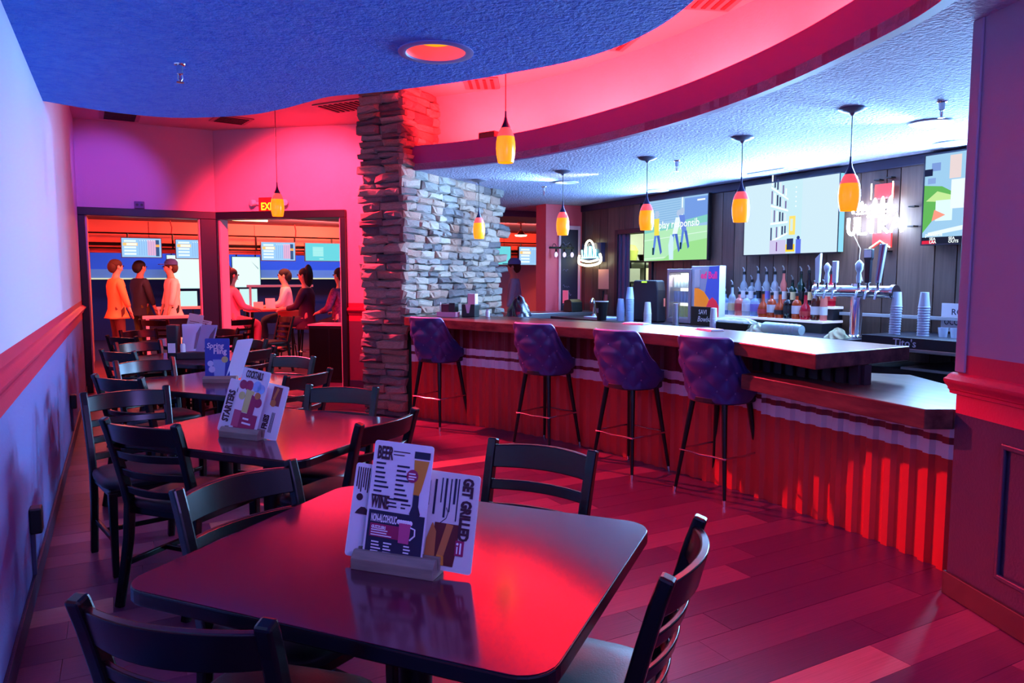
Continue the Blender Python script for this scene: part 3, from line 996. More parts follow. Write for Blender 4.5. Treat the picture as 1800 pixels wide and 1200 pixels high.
def lines(mb, x0, zs, lens, h=0.0045, mi=0):
    for z, l in zip(zs, lens):
        pr(mb, x0, x0 + l, z, z + h, mi)

def holder(cx, cy, ang, label, m=BLOCKW, w=0.225, d=0.062, h=0.045):
    """wooden block; local x along the table's long axis, local -y to the viewer side"""
    t = thing('menu_holder', label, 'menu holder', (cx, cy, 0.76), ang, 'wooden menu holders')
    T = Matrix.Rotation(PI / 2, 4, 'Z') @ Matrix.Rotation(PI / 2, 4, 'X')
    prof = [(-d / 2, 0), (d / 2, 0), (d / 2, h * 0.86), (0.010, h), (0.006, h), (0.004, 0.012), (-0.004, 0.012), (-0.006, h), (-0.016, h), (-d / 2, h * 0.62)]
    vs = [(-w / 2, y, z) for y, z in prof] + [(w / 2, y, z) for y, z in prof]
    n = len(prof)
    mb = MB().add(vs, [(k, (k + 1) % n, n + (k + 1) % n, n + k) for k in range(n)] + [tuple(range(n - 1, -1, -1)), tuple(range(n, 2 * n))])
    mb.obj('block', m, t, bev=0.0015)
    return t
def card_matrix(cx, cy, ang, dx, dy, z, lean, roll=0.0):
    return Matrix.Translation((cx, cy, 0.76)) @ Matrix.Rotation(ang, 4, 'Z') @ Matrix.Translation((dx, dy, z)) @ Matrix.Rotation(R(lean), 4, 'X') @ Matrix.Rotation(R(roll), 4, 'Y')

# --- front table: beer card with two side cards
HX, HY_, HA = 0.578, 1.665, R(-48)
holder(HX, HY_, HA, 'grey wooden menu holder on the nearest table')
c = card(0.165, 0.30, 'front menu card headed BEER with a tall glass, on the nearest table', card_matrix(HX, HY_, HA, -0.012, -0.010, 0.014, -12, 2))
put_text(c, 'BEER', -0.071, 0.256, 0.044, INK, 0.0015, 0.46)
put_text(c, 'WINE', -0.073, 0.135, 0.044, INK, 0.0015, 0.44)
mb = MB()
lines(mb, -0.026, [0.276, 0.268], [0.045, 0.030], 0.0022)
mb.obj('print_lines', INK, c)
mb = MB()
zs = [0.242 - 0.0115 * k for k in range(8)]
lines(mb, -0.071, zs, [0.026, 0.022, 0.027, 0.027, 0.034, 0.040, 0.022, 0.044])
lines(mb, -0.012, [z - 0.002 for z in zs], [0.034, 0.025, 0.032, 0.036, 0.022, 0.028, 0.034, 0.040])
lines(mb, -0.026, [0.158, 0.149, 0.140], [0.036, 0.022, 0.024], 0.0035)
lines(mb, 0.010, [0.158, 0.149, 0.140], [0.018, 0.026, 0.012], 0.0035)
mb.obj('print_lines', NAVYINK, c)
mb = MB()
polyp(mb, [(0.034, 0.262), (0.074, 0.262), (0.068, 0.228), (0.060, 0.19), (0.055, 0.176), (0.040, 0.176), (0.041, 0.2), (0.036, 0.235)], 0)
polyp(mb, [(0.033, 0.266), (0.075, 0.266), (0.075, 0.283), (0.033, 0.283)], 1)
polyp(mb, [(0.041, 0.178), (0.056, 0.178), (0.057, 0.150), (0.064, 0.132), (0.060, 0.119), (0.050, 0.114), (0.040, 0.118), (0.035, 0.131), (0.041, 0.150)], 1)
mb.obj('glass_picture', [AMBER, NAVYINK], c)
mb = MB()
disc(mb, 0.033, 0.222, 0.016, 0, -0.003)
mb.obj('price_roundel', MAGINK, c)
mb = MB()
lines(mb, 0.023, [0.226, 0.219, 0.213], [0.018, 0.021, 0.016], 0.0032)
mb2 = mb.obj('roundel_lines', WHITEINK, c)
mb2.location = (0, -0.0012, 0)
mb = MB()
pr(mb, -0.076, 0.078, 0.020, 0.128)
mb.obj('navy_panel', NAVYINK, c)
mb = MB()
pr(mb, -0.068, 0.018, 0.064, 0.096, 0, -0.0030)
mb.obj('magenta_panel', MAGINK, c)
put_text(c, 'NON-ALCOHOLIC', -0.068, 0.101, 0.026, WHITEINK, 0.0007, 0.33, y=-0.0034)
put_text(c, 'GUZZLERS', -0.064, 0.084, 0.0105, WHITEINK, 0.0004, 0.8, y=-0.0036)
mb = MB()
for z, l in ((0.079, 0.046), (0.073, 0.044), (0.067, 0.058)):
    pr(mb, -0.064, -0.064 + l, z, z + 0.0026, 0, -0.0036)
mb.obj('print_lines', WHITEINK, c)
for x0 in (-0.060, -0.026, 0.030):
    mb = MB()
    for q in range(5):
        pr(mb, x0, x0 + random.uniform(.014, .028), 0.050 - 0.0075 * q, 0.0532 - 0.0075 * q, 0, -0.0032)
    mb.obj('print_lines', WHITEINK, c)
mb = MB()
polyp(mb, [(0.014, 0.058), (0.042, 0.058), (0.044, 0.106), (0.012, 0.106)], 0, -0.0040)
mb.obj('mug_picture', mat('pink mug ink', (190, 70, 130), 0.6), c)
mb = MB()
mb.tube([(0.044, -0.004, 0.098), (0.056, -0.004, 0.095), (0.057, -0.004, 0.08), (0.045, -0.004, 0.068)], 0.0022, 5)
for q in range(6):
    mb.ball((0.010 + 0.0064 * q, -0.003, 0.108), (0.006, 0.0012, 0.006), 8, 5)
mb.obj('mug_foam', WHITEINK, c)

c = card(0.16, 0.235, 'left menu card lettered BITES, behind the beer card on the nearest table', card_matrix(HX, HY_, HA, -0.075, 0.008, 0.012, -12, 3))
put_text(c, 'BITES', -0.016, 0.215, 0.034, INK, 0.0026, 0.5, vert=-90)
mb = MB()
for q in range(7):
    pr(mb, -0.072 + 0.0065 * q, -0.0696 + 0.0065 * q, 0.175 - 0.006 * (q % 3), 0.225)
polyp(mb, [(-0.066, 0.108), (-0.022, 0.108), (-0.028, 0.118), (-0.040, 0.126), (-0.050, 0.126), (-0.060, 0.117)], 0)
disc(mb, -0.058, 0.150, 0.009)
mb.obj('print_lines', INK, c)
c = card(0.175, 0.235, 'right menu card lettered GET GRILLED with a food photo, on the nearest table', card_matrix(HX, HY_, HA, 0.105, 0.012, 0.012, -12, 2), mat('ivory card', (206, 204, 206), .55))
put_text(c, 'GET GRILLED', 0.046, 0.226, 0.036, INK, 0.0020, 0.70, vert=-90)
mb = MB()
for q, (x, a, b) in enumerate(((-0.045, 0.15, 0.21), (-0.03, 0.13, 0.215), (-0.012, 0.16, 0.22), (-0.002, 0.125, 0.22), (0.012, 0.14, 0.22), (0.022, 0.16, 0.222), (0.032, 0.12, 0.222))):
    pr(mb, x, x + (0.005 if q % 2 else 0.0025), a, b)
mb.tube([(0.006, -0.002, 0.150), (0.012, -0.002, 0.138), (0.008, -0.002, 0.124), (-0.006, -0.002, 0.112)], 0.0009, 4)
mb.obj('print_lines', NAVYINK, c)
mb = MB()
polyp(mb, [(-0.02, 0.012), (0.038, 0.012), (0.044, 0.06), (0.046, 0.112), (-0.02, 0.112)], 0)
mb.obj('food_picture', mat('grill dark ink', (92, 24, 34), 0.6), c)
mb = MB()
polyp(mb, [(-0.008, 0.03), (0.012, 0.035), (0.03, 0.11), (0.012, 0.112)], 0, -0.0032)
polyp(mb, [(-0.04, 0.012), (-0.012, 0.012), (-0.014, 0.09), (-0.026, 0.11), (-0.038, 0.07)], 0, -0.0032)
polyp(mb, [(-0.008, 0.012), (0.014, 0.012), (0.012, 0.034), (-0.006, 0.036)], 1, -0.0036)
mb.obj('food_picture', [TANINK, AMBER], c)
mb = MB()
pr(mb, 0.040, 0.062, 0.040, 0.076, 0, -0.0034)
mb.obj('stamp', MAGINK, c)
mb = MB()
pr(mb, 0.0445, 0.0475, 0.045, 0.062, 0, -0.0042)
pr(mb, 0.0525, 0.0565, 0.045, 0.071, 0, -0.0042)
disc(mb, 0.046, 0.068, 0.003, 0, -0.0042)
mb.obj('stamp_lines', WHITEINK, c)

# --- second table: cocktails
HX, HY_, HA = 0.47, 3.42, R(-52)
holder(HX, HY_, HA, 'grey wooden menu holder on the second table')
c = card(0.165, 0.30, 'front menu card headed COCKTAILS with coloured drinks, on the second table', card_matrix(HX, HY_, HA, 0.0, -0.010, 0.014, -15, 7))
put_text(c, 'COCKTAILS', -0.056, 0.258, 0.046, INK, 0.0016, 0.40)
mb = MB()
for x, z, r, mi in ((-0.058, 0.222, 0.021, 1), (-0.022, 0.222, 0.024, 1), (0.024, 0.225, 0.025, 0), (0.05, 0.218, 0.021, 0), (-0.05, 0.172, 0.018, 2), (0.05, 0.155, 0.022, 1), (0.04, 0.185, 0.016, 4)):
    disc(mb, x, z, r, mi, -0.0026 - 0.0002 * mi)
polyp(mb, [(-0.030, 0.10), (0.004, 0.10), (0.016, 0.20), (-0.030, 0.205)], 2, -0.0030)
polyp(mb, [(0.004, 0.09), (0.036, 0.09), (0.040, 0.175), (0.008, 0.185)], 1, -0.0032)
pr(mb, -0.055, 0.066, 0.02, 0.098, 1, -0.0034)
pr(mb, -0.072, -0.03, 0.03, 0.105, 3, -0.0036)
mb.obj('drinks_picture', [CYANINK, MAGINK, OLIVEINK, mat('rose ink', (176, 70, 110), .6), TANINK], c)
mb = MB()
lines(mb, -0.012, [0.070, 0.050], [0.034, 0.052], 0.008)
o = mb.obj('print_lines', WHITEINK, c)
o.location.y = -0.0018
c = card(0.16, 0.245, 'left menu card lettered STARTERS, on the second table', card_matrix(HX, HY_, HA, -0.085, 0.008, 0.010, -15, 8))
put_text(c, 'STARTERS', -0.030, 0.048, 0.052, INK, 0.0026, 0.62, vert=90)
mb = MB()
for q in range(4):
    pr(mb, -0.012 + 0.007 * q, -0.009 + 0.007 * q, 0.03, 0.15 - .01 * q)
disc(mb, 0.0, 0.2, 0.022)
disc(mb, 0.03, 0.05, 0.02)
mb.obj('print_lines', INK, c)
c = card(0.165, 0.245, 'right menu card lettered FRIES, on the second table', card_matrix(HX, HY_, HA, 0.10, 0.012, 0.006, -15, 7))
put_text(c, 'FRIES', 0.012, 0.040, 0.040, INK, 0.0022, 0.7, vert=90)
mb = MB()
polyp(mb, [(0.0, 0.15), (0.05, 0.15), (0.05, 0.235), (0.0, 0.235)], 0)
mb.obj('food_picture', mat('wine ink', (120, 26, 54), .6), c)
mb = MB()
disc(mb, 0.016, 0.16, 0.016, 0, -0.0032)
polyp(mb, [(0.008, 0.18), (0.02, 0.175), (0.034, 0.225), (0.022, 0.232)], 0, -0.0032)
mb.obj('food_picture', TANINK, c)
mb = MB()
for q in range(3):
    pr(mb, 0.024 + 0.007 * q, 0.0265 + 0.007 * q, 0.03, 0.12)
mb.obj('print_lines', INK, c)

# --- third table: blue spring card and a leaning card
HX, HY_, HA = 0.60, 5.32, R(-24)
holder(HX, HY_, HA, 'grey wooden menu holder on the third table')
c = card(0.165, 0.29, 'blue drinks card lettered Spring Fling, on the third table', card_matrix(HX, HY_, HA, -0.02, -0.001, 0.012, -4, 0), BLUEINK)
put_text(c, 'Spring', -0.070, 0.225, 0.050, WHITEINK, 0.0010, 0.9, shear=0.15)
put_text(c, 'Fling', -0.026, 0.185, 0.054, WHITEINK, 0.0014, 0.9)
mb = MB()
polyp(mb, [(-0.02, 0.02), (0.046, 0.02), (0.056, 0.145), (-0.03, 0.145)], 0)
disc(mb, 0.05, 0.145, 0.022, 1, -0.003)
disc(mb, -0.046, 0.118, 0.020, 2, -0.003)
disc(mb, -0.036, 0.078, 0.022, 2, -0.0032)
mb.obj('drink_picture', [CYANINK, OLIVEINK, mat('ice ink', (186, 206, 236), .6)], c)
card(0.15, 0.31, 'lavender menu card leaning away to the right behind the blue card on the third table', card_matrix(HX + 0.07, HY_ + 0.02, HA + R(62), 0.02, 0.004, 0.012, 24, 0), mat('lavender card', (150, 146, 190), .55))

# --- fourth table: black holder with code label and tent cards
HX, HY_, HA = 0.56, 7.05, R(-20)
t = thing('table_caddy', 'black table caddy with a white label and wooden tray on the fourth table', 'caddy', (HX, HY_, 0.76), HA)
MB().box(-0.19, -0.10, -0.06, 0.06, 0, 0.30).obj('stand', BLACKP, t, bev=0.01)
MB().box(-0.178, -0.116, -0.064, -0.0605, 0.055, 0.14).obj('label', PAPER, t)
MB().box(-0.10, 0.27, -0.10, 0.10, 0.0, 0.06).obj('tray', BLOCKD, t, bev=0.006)
MB().lathe([(0, 0.06), (0.022, 0.06), (0.022, 0.12), (0.014, 0.135), (0.0, 0.135)], 14, Matrix.Translation((-0.06, -0.04, 0))).obj('shaker', WHITEP, t, smooth=40)
for q, (dx, ln, rz) in enumerate(((0.02, -16, 20), (0.13, -22, -25))):
    c = card(0.17, 0.25, '%s lavender menu card standing in the caddy on the fourth table' % ('left' if q == 0 else 'right'), card_matrix(HX, HY_, HA + R(rz), dx, 0, 0.062, ln), MATS['lavender card'])
    mb = MB()
    polyp(mb, [(0.0, 0.02), (0.07, 0.02), (0.07, 0.23), (0.03, 0.16)], 0)
    mb.obj('food_picture', mat('mauve ink', (90, 60, 96), .6), c)
# --- fifth table: pale menus
HX, HY_, HA = 0.72, 8.75, R(-30)
holder(HX, HY_, HA, 'wooden menu holder on the farthest table')
for dx, z, roll, lab in ((-0.03, 0.03, 10, 'left'), (0.07, 0.032, 10, 'right')):
    c = card(0.17, 0.29 if lab == 'left' else 0.22, '%s pink lit menu card on the farthest table' % lab, card_matrix(HX, HY_, HA, dx, 0.0 if lab == 'left' else 0.012, z, -12, roll))
    mb = MB()
    for q in range(6):
        pr(mb, -0.06, 0.05, 0.06 + 0.03 * q if q < 5 else 0.2, 0.064 + 0.03 * q if q < 5 else 0.206)
    polyp(mb, [(0.0, 0.12), (0.04, 0.1), (0.05, 0.16), (0.02, 0.19)], 0, -0.003)
    mb.obj('print_lines', MATS['wine ink'], c)

# ================================================================== PENDANTS
SHADE = mat('amber glass', (255, 150, 20), 0.25, emit=(255, 150, 12), estr=0.95)
SHADETOP = mat('coral glass', (250, 90, 90), 0.25, emit=(255, 86, 84), estr=0.7)
def make_pendant(drop):
    t = thing('pendant_light', 'x', 'pendant light')
    MB().lathe([(0.0, 0), (0.085, 0), (0.088, -0.008), (0.06, -0.022), (0.02, -0.032), (0.008, -0.05), (0, -0.05)], 24).obj('canopy', mat('pale canopy', (120, 126, 150), 0.35, metal=0.5), t, smooth=40)
    MB().tube([(0, 0, -0.045), (0, 0, -drop + 0.30)], 0.0035, 6).obj('cord', BLACKM, t, smooth=60)
    MB().lathe([(0.006, -drop + 0.36), (0.008, -drop + 0.32), (0.016, -drop + 0.285), (0.034, -drop + 0.245), (0.034, -drop + 0.24), (0.0, -drop + 0.24)], 20).obj('cap', mat('dusky cap metal', (52, 48, 84), 0.35, metal=0.6), t, smooth=50)
    z = -drop
    pro = [(0.034, 0.242), (0.046, 0.225), (0.056, 0.20), (0.062, 0.18)]
    pro2 = [(0.062, 0.18), (0.068, 0.14), (0.070, 0.10), (0.067, 0.055), (0.060, 0.02), (0.056, 0.0), (0.052, 0.001), (0.056, 0.03), (0.063, 0.09)]
    MB().lathe([(r, z + h) for r, h in pro], 28, cap=False).obj('shade_crown', SHADETOP, t, smooth=60)
    MB().lathe([(r, z + h) for r, h in pro2], 28, cap=False).obj('shade', SHADE, t, smooth=60)
    MB().ball((0, 0, z + 0.09), (0.024, 0.024, 0.034), 12, 8).obj('bulb', glow('bulb glow', (255, 190, 90), 3), t, smooth=60)
    return t
PEND = [((3.73, 7.70, 2.60), 'amber glass pendant in front of the stone wall'),
        ((4.20, 6.63, 2.60), 'amber glass pendant in front of the coral pillar'),
        ((4.44, 5.53, 2.60), 'amber glass pendant overlapping the football screen'),
        ((4.47, 4.37, 2.60), 'amber glass pendant between the two wide screens'),
        ((4.36, 3.29, 2.60), 'amber glass pendant nearest the camera, beside the neon sign')]
pn0 = make_pendant(0.675)
for k, (loc, lab) in enumerate(PEND):
    p = pn0 if k == 0 else copy_tree(pn0)
    p.location = loc
    tag(p, lab, 'pendant light', 'amber pendants over the bar')
p = make_pendant(1.16)
p.location = (2.47, 4.66, 3.45)
tag(p, 'amber glass pendant hanging in front of the red fascia', 'pendant light')
p = make_pendant(1.32)
p.location = (1.55, 8.15, 3.45)
tag(p, 'amber glass pendant in front of the exit sign', 'pendant light')

# ================================================================== CEILING FIXTURES
def sprinkler(loc, label, rz=0):
    t = thing('sprinkler_head', label, 'sprinkler', loc, rz)
    MB().lathe([(0, 0), (0.032, 0), (0.030, -0.006), (0.019, -0.010), (0.017, -0.055), (0.010, -0.06), (0.0, -0.06)], 16).obj('escutcheon', CHROME, t, smooth=40)
    MB().tube([(0.010, 0, -0.058), (0.013, 0, -0.08), (0.003, 0, -0.10)], 0.003, 6).tube([(-0.010, 0, -0.058), (-0.013, 0, -0.08), (-0.003, 0, -0.10)], 0.003, 6).obj('yoke', STEEL, t, smooth=60)
    MB().tube([(0, 0, -0.06), (0, 0, -0.098)], 0.0025, 6).obj('bulb', mat('red bulb liquid', (190, 40, 50), 0.2), t)
    MB().lathe([(0, -0.10), (0.02, -0.10), (0.021, -0.104), (0, -0.106)], 14).obj('deflector', STEEL, t)
sprinkler((0.37, 4.70, 2.70), 'chrome sprinkler head on the blue ceiling')
sprinkler((4.69, 2.89, 2.60), 'chrome sprinkler head on the bar ceiling near the pier')
sprinkler((4.80, 5.53, 2.60), 'chrome sprinkler head on the bar ceiling by the football screen')
sprinkler((4.72, 7.89, 2.60), 'chrome sprinkler head on the bar ceiling beside the stone wall')
def downlight(x, y, label, power):
    t = thing('recessed_downlight', label, 'downlight', (x, y, 2.70))
    MB().lathe([(0.205, 0), (0.205, -0.006), (0.19, -0.012), (0.165, -0.010), (0.16, -0.002)], 40, cap=False).obj('trim_ring', mat('blue grey trim', (120, 140, 205), 0.4), t, smooth=40)
    MB().lathe([(0.162, -0.004), (0.150, 0.07), (0.13, 0.15)], 40, cap=False).obj('reflector', mat('pink reflector', (240, 130, 140), 0.45, emit=(255, 70, 84), estr=0.45), t, smooth=40)
    MB().lathe([(0.112, 0.085), (0.10, 0.058), (0.06, 0.045), (0.0, 0.042)], 30, cap=False).obj('bulb_face', glow('orange bulb face', (255, 150, 24), 1.3), t, smooth=40)
    MB().lathe([(0.166, 0.0), (0.166, 0.17), (0, 0.17)], 30, cap=False).obj('can', BLACKM, t)
    lamp('downlight_bulb', 'SPOT', (x, y, 2.69), power, REDPINK, 0.10, target=(x, y, 0), spot=120, blend=0.7)
    # cut the can out of the ceiling slab
    co = bpy.data.objects.new('cutter', MB().lathe([(0, -0.05), (0.165, -0.05), (0.165, 0.2), (0, 0.2)], 40, Matrix.Translation((x, y, 2.70))).mesh('cutter', BLACKP))
    COL.objects.link(co)
    cd = bpy.data.objects['ceiling_dining']
    md = cd.modifiers.new('hole', 'BOOLEAN')
    md.object = co
    md.operation = 'DIFFERENCE'
    dg = bpy.context.evaluated_depsgraph_get()
    dg.update()
    newme = bpy.data.meshes.new_from_object(cd.evaluated_get(dg))
    cd.modifiers.clear()
    cd.data = newme
    bpy.data.objects.remove(co)
downlight(1.58, 3.79, 'large recessed downlight glowing orange in the blue ceiling', 22)
downlight(1.62, 1.75, 'added out-of-view downlight in the blue ceiling, reddening the near floor', 24)  # unseen lamp added to redden the floor near the camera
for (x, y), lab in (((4.73, 7.39), 'round speaker with an added glow on the bar ceiling beside the stone wall'), ((5.25, 3.31), 'round white speaker with an added glow on the bar ceiling near the pier'), ((6.2, 3.72), 'round white speaker with an added glow on the bar ceiling above the right-hand screen'), ((6.2, 7.5), 'round speaker with an added glow on the bar ceiling above the football screen')):
    t = thing('ceiling_speaker', lab, 'ceiling speaker', (x, y, 2.60))
    MB().lathe([(0.13, 0), (0.145, -0.004), (0.14, -0.012), (0.115, -0.012)], 32, cap=False).obj('rim', WHITEP, t, smooth=40)
    MB().lathe([(0.117, -0.011), (0.06, -0.016), (0, -0.018)], 32, cap=False).obj('lens', mat('added speaker glow', (200, 210, 230), 0.5, emit=(190, 210, 255), estr=0.35), t, smooth=40)  # lens and glow added to the speakers to carry the fill spots
t = thing('recessed_downlight', 'small lit recessed downlight at the far end of the bar ceiling', 'downlight', (6.1, 9.9, 2.60))
MB().lathe([(0.09, 0), (0.11, -0.006), (0.085, -0.012)], 24, cap=False).obj('trim_ring', WHITEP, t, smooth=40)
MB().lathe([(0.087, -0.011), (0, -0.014)], 24, cap=False).obj('lens', glow('warm lens', (255, 220, 170), 3), t)
t = thing('ceiling_register', 'flat air register in the bar ceiling above the middle screen', 'vent', (6.17, 5.6, 2.60))
MB().box(-0.11, 0.11, -0.25, 0.25, -0.012, 0).obj('plate', mat('register grey', (172, 176, 196), .5), t, bev=0.004)
for k in range(6):
    MB().box(-0.09 + 0.033 * k, -0.075 + 0.033 * k, -0.22, 0.22, -0.018, -0.012).obj('louvre', mat('register shade', (110, 112, 130), .5), t)
# box on the cove ledge
tag(MB().box(-0.1, 0.1, -0.05, 0.05, 0, 0.06).obj('junction_box', mat('maroon box', (70, 14, 26), .5), loc=(3.29, 6.55, 2.84), rot=(0, 0, R(-66)), bev=0.004), 'small dark box sitting on the curved fascia near the stone column', 'box')

# ================================================================== WALL ITEMS ON THE FAR WALL
TX = TA @ Matrix.Translation((0.86, 0, 2.34))
def on_wall(name, label, cat, T):
    t = thing(name, label, cat)
    t.matrix_world = T
    return t
t = on_wall('exit_sign', 'red exit sign with two emergency lamps on the angled wall', 'exit sign', TX)
MB().box(-0.15, 0.15, -0.055, 0.0, 0, 0.2).obj('housing', mat('red sign housing', (190, 30, 34), .4, emit=(255, 30, 20), estr=0.25), t, bev=0.008)
put_text(t, 'EXIT', -0.115, 0.035, 0.135, glow('exit letters', (255, 205, 40), 1.6), 0.004, 0.8, y=-0.058)
for s in (-1, 1):
    h = MB().lathe([(0, 0), (0.04, 0.0), (0.045, 0.03), (0.04, 0.06), (0, 0.065)], 16, Matrix.Translation((s * 0.22, -0.03, 0.135)) @ Matrix.Rotation(R(100), 4, 'X') @ Matrix.Rotation(R(s * 25), 4, 'Y')).obj('lamp_head', WHITEP, t, smooth=40)
    MB().box(s * 0.15, s * 0.19, -0.04, -0.02, 0.11, 0.14).obj('arm', WHITEP, h)
t = thing('wall_outlet', 'small double outlet box above the left opening', 'outlet', (0.30, 10.745, 2.37))
MB().box(-0.06, 0.06, -0.025, 0, 0, 0.09).obj('box', mat('purple grey box', (96, 80, 120), .5), t, bev=0.006)
for s in (-1, 1):
    MB().lathe([(0, 0), (0.017, 0), (0.017, 0.004), (0, 0.004)], 12, Matrix.Translation((s * 0.027, -0.0255, 0.045)) @ Matrix.Rotation(PI / 2, 4, 'X')).obj('socket', BLACKP, t)
# outlets on the left wall with black boxes
for y, z, lab in ((3.95, 0.36, 'black outlet cover low on the left wall beside the nearest table'), (7.35, 0.40, 'black outlet cover low on the left wall further along')):
    t = thing('wall_outlet', lab, 'outlet', (-0.4, y, z))
    MB().box(0, 0.05, -0.04, 0.04, -0.06, 0.06).obj('cover', BLACKP, t, bev=0.008)
    MB().box(0.0, 0.018, -0.012, 0.012, -0.26, -0.06).obj('conduit', mat('dusky conduit', (60, 62, 90), .5), t, bev=0.003)

# ================================================================== SCREENS
def screen_frame(name, label, w, h, T, d=0.05, cat='television'):
    """local x right, z up, viewer at -y; origin at the bottom left corner"""
    t = on_wall(name, label, cat, T)
    b = 0.012
    MB().box(-b, w + b, 0, d, -b, h + b).obj('casing', BLACKP, t, bev=0.005)
    for a in ((-b, 0, -b, h + b), (w, w + b, -b, h + b), (0, w, -b, 0), (0, w, h, h + b)):
        MB().box(a[0], a[1], -0.006, 0, a[2], a[3]).obj('bezel', FRAME, t)
    return t
ES = 1.02
def px(t, name, w, h, items, base):
    """screen picture: base colour plus flat shapes, each a slightly raised layer"""
    cols = [base]
    mb = MB()
    mb.box(0, w, -0.001, 0, 0, h, 0)
    for k, (kind, args, c) in enumerate(items):
        if c not in cols:
            cols.append(c)
        mi = cols.index(c)
        y = -0.0012 - 0.00004 * k
        if kind == 'r':
            mb.box(args[0], args[1], y, 0, args[2], args[3], mi)
        elif kind == 'p':
            mb.prism(args, 0, -y, mi, Matrix.Rotation(PI / 2, 4, 'X'))
        elif kind == 'd':
            x, z, r = args
            mb.prism([(x + r * math.cos(2 * PI * q / 14), z + r * math.sin(2 * PI * q / 14)) for q in range(14)], 0, -y, mi, Matrix.Rotation(PI / 2, 4, 'X'))
    return mb.obj(name, [glow('screen %d %d %d' % c, c, ES) for c in cols], t)
TW = Matrix.Rotation(-PI / 2, 4, 'Z')      # viewer at -X: local x -> -Y (to the right in view), local -y -> -X
def TVM(y_left, z, x=XB - 0.09):
    return Matrix.Translation((x, y_left, z)) @ TW
# football
w, h = 1.22, 0.80
t = screen_frame('wall_television', 'wide wall screen showing a football match', w, h, TVM(8.02, 1.70))
it = [('r', (0, w, 0.42, h), (150, 190, 225))]
for k in range(9):
    it.append(('p', [(0, 0.50 + 0.032 * k), (0.72, 0.53 + 0.03 * k), (0.72, 0.54 + 0.03 * k), (0, 0.51 + 0.032 * k)], (128, 172, 214)))
it += [('r', (0.80, w, 0.50, h - 0.02), (112, 150, 218)), ('p', [(0.0, 0.37), (w, 0.46), (w, 0.55), (0.74, 0.50), (0.0, 0.44)], (126, 200, 190)),
       ('p', [(0, 0.02), (w, 0.06), (w, 0.075), (0, 0.035)], (200, 236, 205)), ('p', [(0, 0.27), (w, 0.34), (w, 0.35), (0, 0.28)], (205, 236, 215)),
       ('p', [(0, 0), (w, 0), (w, 0.26), (0.8, 0.22), (0.4, 0.02)], (150, 215, 140)), ('r', (0.745, 0.77, 0.44, h), (225, 240, 245))]
def player(x, z, s, shirt, lean=0.0):
    return [('p', [(x - .03 * s, z + .16 * s), (x + .03 * s, z + .16 * s), (x + (.03 + lean) * s, z + .30 * s), (x + (-.04 + lean) * s, z + .30 * s)], shirt),
            ('d', (x + lean * s, z + .335 * s, .03 * s), (170, 190, 220)),
            ('p', [(x - .03 * s, z + .16 * s), (x + .0 * s, z + .16 * s), (x - .03 * s, z), (x - .055 * s, z)], (90, 130, 215)),
            ('p', [(x, z + .16 * s), (x + .035 * s, z + .16 * s), (x + .07 * s, z + .02 * s), (x + .05 * s, z)], (70, 100, 190)),
            ('p', [(x - .055 * s, z + 0.06 * s), (x - .03 * s, z + 0.06 * s), (x - .035 * s, z), (x - .055 * s, z)], (26, 60, 70))]
it += player(0.26, 0.08, 1.6, (230, 214, 80)) + player(0.62, 0.10, 1.5, (220, 236, 245), 0.05) + player(0.80, 0.14, 1.45, (100, 130, 215), -0.03)
it += [('p', [(0.52, 0.01), (0.60, 0.01), (0.60, 0.30), (0.54, 0.34), (0.50, 0.2)], (196, 228, 240)), ('r', (1.03, 1.17, h - 0.07, h - 0.05), (235, 245, 250))]
px(t, 'picture', w, h, it, (172, 224, 178))
o = put_text(t, 'play responsib', 0.30, 0.425, 0.135, glow('screen 236 246 250', (236, 246, 250), ES), 0.002, 1.0, y=-0.0045)
# warehouse picture
w, h = 1.25, 0.78
t = screen_frame('wall_television', 'wide wall screen showing a warehouse aisle between pale side bars', w, h, TVM(6.20, 1.735))
it = [('r', (0.38, 0.80, 0, h), (190, 225, 235))]
for k in range(4):
    z0, z1 = 0.02 + 0.20 * k, 0.05 + 0.12 * k
    it.append(('p', [(0.38, z0 + .10), (0.62, z1 + .16), (0.62, z1 + .18), (0.38, z0 + .125)], (235, 245, 245)))
    for q in range(6):
        x = 0.385 + 0.038 * q
        hh = 0.14 - 0.012 * q
        zb = z0 + .13 + (z1 + .18 - z0 - .125) * (q / 6.)
        it.append(('r', (x, x + 0.02, zb, zb + hh), [(60, 66, 110), (215, 225, 235), (120, 110, 160), (230, 238, 240), (46, 50, 90)][(q + k) % 5]))
it += [('r', (0.38, 0.60, 0, 0.15), (196, 190, 226)), ('r', (0.47, 0.485, 0.03, 0.13), (110, 50, 130)),
       ('p', [(0.60, 0.02), (0.72, 0.02), (0.72, 0.10), (0.60, 0.10)], (250, 205, 50)), ('r', (0.615, 0.70, 0.04, 0.16), (40, 50, 100)),
       ('r', (0.64, 0.72, 0.20, 0.40), (248, 216, 110)), ('r', (0.655, 0.69, 0.24, 0.37), (205, 225, 220)), ('r', (0.735, 0.80, 0.0, 0.15), (90, 110, 225)), ('d', (0.765, 0.165, 0.02), (40, 60, 130))]
it += [('d', (0.72, 0.50 + 0.05 * k, 0.008), (240, 252, 250)) for k in range(5)]
px(t, 'picture', w, h, it, (198, 224, 236))
MB().box(w + 0.013, w + 0.03, -0.006, 0.05, 0, h).obj('lit_edge', glow('cyan edge', (140, 215, 240), 1.0), t)
